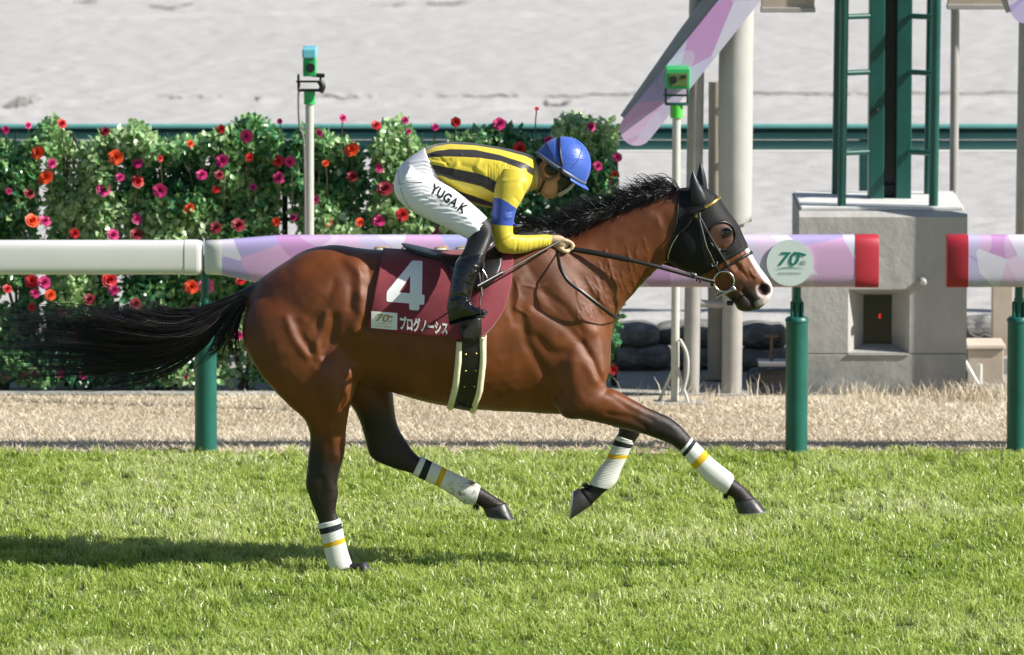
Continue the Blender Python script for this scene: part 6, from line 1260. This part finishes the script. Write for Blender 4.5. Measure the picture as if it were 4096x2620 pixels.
# goggles
def gog(a0, a1, n, mat, name, parent, uo, ui, push=0.0):
    V = []; aa = np.linspace(a0, a1, n)
    for t_ in aa:
        c_ = max(math.cos(t_), 0.0); top = np.array((0.022 + 0.074 * c_ ** 0.7 + push, 0.082 * math.sin(t_), -0.024)); bot = np.array((0.012 + (0.052 + push) * c_ ** 0.8, 0.074 * math.sin(t_), -0.062 - 0.066 * c_ ** 1.2))
        for q in np.linspace(0, 1, 6):
            m_ = top * (1 - q) + bot * q; m_[0] += 0.010 * math.sin(math.pi * q) * c_; V.append(hl(*m_))
    F = [(i * 6 + j, i * 6 + j + 1, (i + 1) * 6 + j + 1, (i + 1) * 6 + j) for i in range(n - 1) for j in range(5)]
    o = link_mesh(name, V, F, mat, parent); s__ = o.modifiers.new('thick', 'SOLIDIFY'); s__.thickness = 0.004; return o
gg = gog(-1.52, -0.72, 12, MT['goggle'], 'goggles', person, 0, 0); gog(0.72, 1.52, 12, MT['goggle'], 'goggle_side', gg, 0, 0); gog(-0.72, 0.72, 20, MT['lens'], 'lens', gg, 0, 0, 0.003)
surf_strap('goggle_strap', [(2241, 670), (2246, 690), (2250, 712)], 0.020, 0.003, 0.004, MT['leather'], gg, (BJ, HMB), 6)
# whip
wp = [P(2236, 966, -.16), P(2160, 1008, -.24), P(2060, 1064, -.345), P(2010, 1091, -.398), P(1910, 1147, -.50)]
wt = thing('riding_whip', tuple(wp[0]), 'slim black whip pointing back from the jockey hand past the boot', 'whip')
link_mesh('shaft', *tube(wp[:4], [0.006, 0.005, 0.0042, 0.004], 8, sub=6), MT['leather'], wt); link_mesh('pad', *strap([wp[3], (wp[3] + wp[4]) / 2, wp[4]], 0.019, 0.009, (0.3, 0, 1), 4), MT['leather'], wt)
link_mesh('binding', *tube([wp[3] * 0.93 + wp[4] * 0.07, wp[3] * 1.06 - wp[4] * 0.06], 0.0075, 8), MT['black_plastic'], wt)
# ================================================================== mane and tail
k = M('black_hair'); t = k.attr('tint'); k.color(k.ramp(t, [(0, (0.005, 0.0045, 0.005)), (0.75, (0.013, 0.011, 0.011)), (1, (0.075, 0.062, 0.055))])).set(Roughness=0.28); k.b.inputs['Specular IOR Level'].default_value = 0.5; MT['hair'] = k.m
def strands(name, curves, r0, parent, seed=0):
    """curves: (n, m, 3) guide polylines -> thin three-sided tapering tubes"""
    Cv = np.asarray(curves, float); n, m, _ = Cv.shape; r = np.random.default_rng(seed)
    T = np.gradient(Cv, axis=1); T /= np.linalg.norm(T, axis=2)[:, :, None] + 1e-9
    A = np.cross(T, np.array((0.13, 0.97, 0.2))); A /= np.linalg.norm(A, axis=2)[:, :, None] + 1e-9; B = np.cross(T, A)
    rad = r0 * (0.6 + 0.8 * r.random(n))[:, None] * (1 - 0.85 * np.linspace(0, 1, m) ** 2)[None, :]
    V = np.stack([Cv + rad[:, :, None] * (A * math.cos(a) + B * math.sin(a)) for a in (0, 2.094, 4.189)], 2)     # n,m,3,3
    base = (np.arange(n) * m * 3)[:, None, None] + (np.arange(m - 1) * 3)[None, :, None]; q = []
    for j in range(3):
        a = base + j; b = base + (j + 1) % 3; q.append(np.stack((a, b, b + 3, a + 3), -1).reshape(-1, 4))
    return fast_mesh(name, V.reshape(-1, 3), quad=np.concatenate(q), mat=MT['hair'], parent=parent, smooth=True, attrs={'tint': np.repeat(r.random(n), m * 3)})
def guides(gs, n, m, jit, seed, spread=0.5):
    """blend neighbouring guide curves with random weights"""
    r = np.random.default_rng(seed); G_ = np.array([catmull(g, max(1, (m - 1) // (len(g) - 1)))[:m] if True else g for g in gs])
    out = []
    for i in range(n):
        f = r.random() * (len(gs) - 1.001); k_ = int(f); w_ = f - k_; c = G_[k_] * (1 - w_) + G_[k_ + 1] * w_
        tt_ = np.linspace(0, 1, c.shape[0])[:, None]; L = 0.72 + 0.33 * r.random()
        # shorten
        s_ = np.linspace(0, L, c.shape[0]) * (c.shape[0] - 1); i0 = np.clip(np.floor(s_).astype(int), 0, c.shape[0] - 2); c = c[i0] + (c[i0 + 1] - c[i0]) * (s_ - i0)[:, None]
        c = c + jit * r.normal(size=3) * (0.25 + tt_ * 1.1) + 0.35 * jit * np.sin(tt_ * r.uniform(3, 9) + r.uniform(0, 6)) * r.normal(size=3) * tt_
        out.append(c)
    return out
def gp(l): return [P(a, b, y) for a, b, y in l]
TG = [[(1012, 1148, 0), (930, 1190, -.01), (830, 1232, -.03), (740, 1258, -.05), (640, 1262, -.06), (560, 1238, -.07), (480, 1180, -.07)],
      [(1010, 1152, 0), (920, 1208, -.01), (820, 1262, -.03), (700, 1290, -.06), (560, 1278, -.08), (420, 1262, -.09), (230, 1290, -.08)],
      [(1008, 1157, 0), (915, 1222, -.01), (815, 1296, -.03), (660, 1335, -.06), (470, 1318, -.08), (260, 1268, -.09), (-60, 1285, -.08)],
      [(1005, 1162, 0), (908, 1236, .0), (805, 1325, -.01), (640, 1382, -.03), (440, 1385, -.04), (230, 1352, -.05), (-120, 1350, -.04)],
      [(1003, 1168, 0), (902, 1250, .01), (800, 1352, .02), (630, 1428, .02), (430, 1448, .02), (210, 1436, .02), (-220, 1470, .02)],
      [(1000, 1174, 0), (898, 1262, .02), (795, 1375, .03), (640, 1462, .04), (460, 1490, .05), (280, 1492, .05), (-60, 1478, .05)]]
TG2 = [[(1005, 1160, -.01), (935, 1235, -.02), (880, 1320, -.03), (845, 1390, -.04), (795, 1450, -.05), (735, 1485, -.06)],
       [(1000, 1175, 0), (945, 1255, 0), (905, 1340, 0), (878, 1410, 0), (850, 1450, 0), (815, 1500, 0)],
       [(995, 1180, .0), (955, 1265, -.01), (932, 1340, -.02), (935, 1390, -.02), (955, 1425, -.03), (988, 1452, -.03)],
       [(992, 1185, .01), (958, 1278, .02), (946, 1360, .03), (950, 1420, .03), (945, 1500, .03), (920, 1580, .03)]]
def locks(gs, nlock, per, m, lockjit, jit, seed, r0=(0.55, 1.0)):
    """strands gathered into wavy locks between guide curves"""
    r = np.random.default_rng(seed); G_ = []
    for g in gs:
        c = catmull(g, 8); s_ = np.linspace(0, len(c) - 1, m); i0 = np.clip(np.floor(s_).astype(int), 0, len(c) - 2); G_.append(c[i0] + (c[i0 + 1] - c[i0]) * (s_ - i0)[:, None])
    G_ = np.array(G_); out = []; tt_ = np.linspace(0, 1, m)[:, None]
    for k_ in range(nlock):
        f = r.random() * (len(gs) - 1.001); a_ = int(f); w_ = f - a_; c = G_[a_] * (1 - w_) + G_[a_ + 1] * w_
        ph, fr, am = r.uniform(0, 6.3), r.uniform(3, 8), lockjit * r.normal(size=3); am2 = lockjit * r.normal(size=3)
        lk = c + am * tt_ ** 1.3 * 1.2 + am2 * np.sin(tt_ * fr + ph) * tt_ * 0.9; Lk = r.uniform(*r0); curl = r.normal() * 0.03
        for q in range(int(per * r.uniform(0.5, 1.5))):
            L = Lk * (0.75 + 0.27 * r.random()); s_ = np.linspace(0, L, m) * (m - 1); i0 = np.clip(np.floor(s_).astype(int), 0, m - 2); d = lk[i0] + (lk[i0 + 1] - lk[i0]) * (s_ - i0)[:, None]
            u_ = tt_ * L; d = d + jit * r.normal(size=3) * (0.45 + 0.9 * u_ * (1 - 0.45 * u_)) + 0.5 * jit * np.sin(tt_ * r.uniform(4, 12) + r.uniform(0, 6)) * r.normal(size=3) * tt_ + np.array((0, 0, curl)) * u_ ** 3
            out.append(d)
    return out
cs = locks([gp(g) for g in TG], 155, 21, 22, .036, .0088, 1, (0.74, 1.06)) + locks([gp(g) for g in TG2], 20, 13, 22, .016, .006, 2, (0.6, 1.0)) + locks([gp(g) for g in TG[:2]], 12, 14, 22, .02, .006, 5, (0.6, 1.0)) + locks([gp(g) for g in TG], 60, 2, 22, .06, .01, 8, (0.6, 1.02))
strands('tail', cs, 0.0019, horse, 4)
# mane: roots along the crest, blown back
cx_ = np.array([2140, 2200, 2256, 2325, 2410, 2500, 2600, 2690, 2720]); cy_ = np.array([928, 926, 934, 905, 860, 816, 777, 757, 754])
r = np.random.default_rng(9); ms = []
for i in range(4200):
    u = r.random(); sx = 2160 + 560 * u; sy = np.interp(sx, cx_, cy_) + r.uniform(-2, 14)
    y0 = r.normal(0, 0.010) - 0.004; q = P(sx, sy, 0); q[1] = y0
    mode = r.random(); L = (0.06 + 0.085 * r.random()) * (1.1 if u > 0.5 else 1.45)
    if mode < 0.62:    # lies on the near side, swept back
        d0 = np.array((-0.70, -0.40, 0.22)); d1 = np.array((-0.75, -0.28, -0.60 - 0.35 * r.random())); sg = -0.02
    elif mode < 0.86:  # lifted by the wind
        d0 = np.array((-0.7, -0.05, 0.75)); d1 = np.array((-0.95, -0.1, 0.05 + 0.35 * r.normal())); sg = 0
    else:              # far side
        d0 = np.array((-0.7, 0.3, 0.35)); d1 = np.array((-0.8, 0.35, -0.4)); sg = 0
    wig = r.normal(size=3) * 0.012; lock = math.sin(u * 60) * 0.25; m = 11; p = q.copy(); c = [p.copy()]
    for k_ in range(1, m):
        t_ = k_ / (m - 1); d = d0 * (1 - t_) + d1 * t_ + np.array((0, 0, lock * t_ * (1 if mode > .62 else .25))); d = d / np.linalg.norm(d); p = p + d * L / (m - 1) + wig * math.sin(t_ * 5 + i) * 0.35; c.append(p.copy())
    ms.append(c)
mz = np.array(ms); flat = mz.reshape(-1, 3)
for i_ in range(len(flat)):                       # keep hair outside the neck
    loc, no, ii, dist = BV.find_nearest(Vector(flat[i_]), 0.06)
    if loc is not None:
        dd = (Vector(flat[i_]) - loc).dot(no)
        if dd < 0.004: flat[i_] = np.array(loc + no * (0.004 + 0.006 * random.random()))
strands('mane', flat.reshape(mz.shape), 0.0019, horse, 11)
# chestnut tufts at the fetlocks
for sx, sy, y, ddx, ddz in ((2905, 1976, -.13, -0.1, -1), (1905, 2018, .12, .1, -1), (2352, 1946, .12, -1, .4)):
    tf_ = []
    for i in range(60):
        p = P(sx + r.normal() * 6, sy + r.normal() * 4, y + r.normal() * 0.012); d = np.array((ddx + r.normal() * .25, r.normal() * .2, ddz + r.normal() * .2)); d /= np.linalg.norm(d); tf_.append([p + d * 0.026 * t_ for t_ in np.linspace(0, 1, 5)])
    strands('fetlock_hair', tf_, 0.0014, horse, 12)
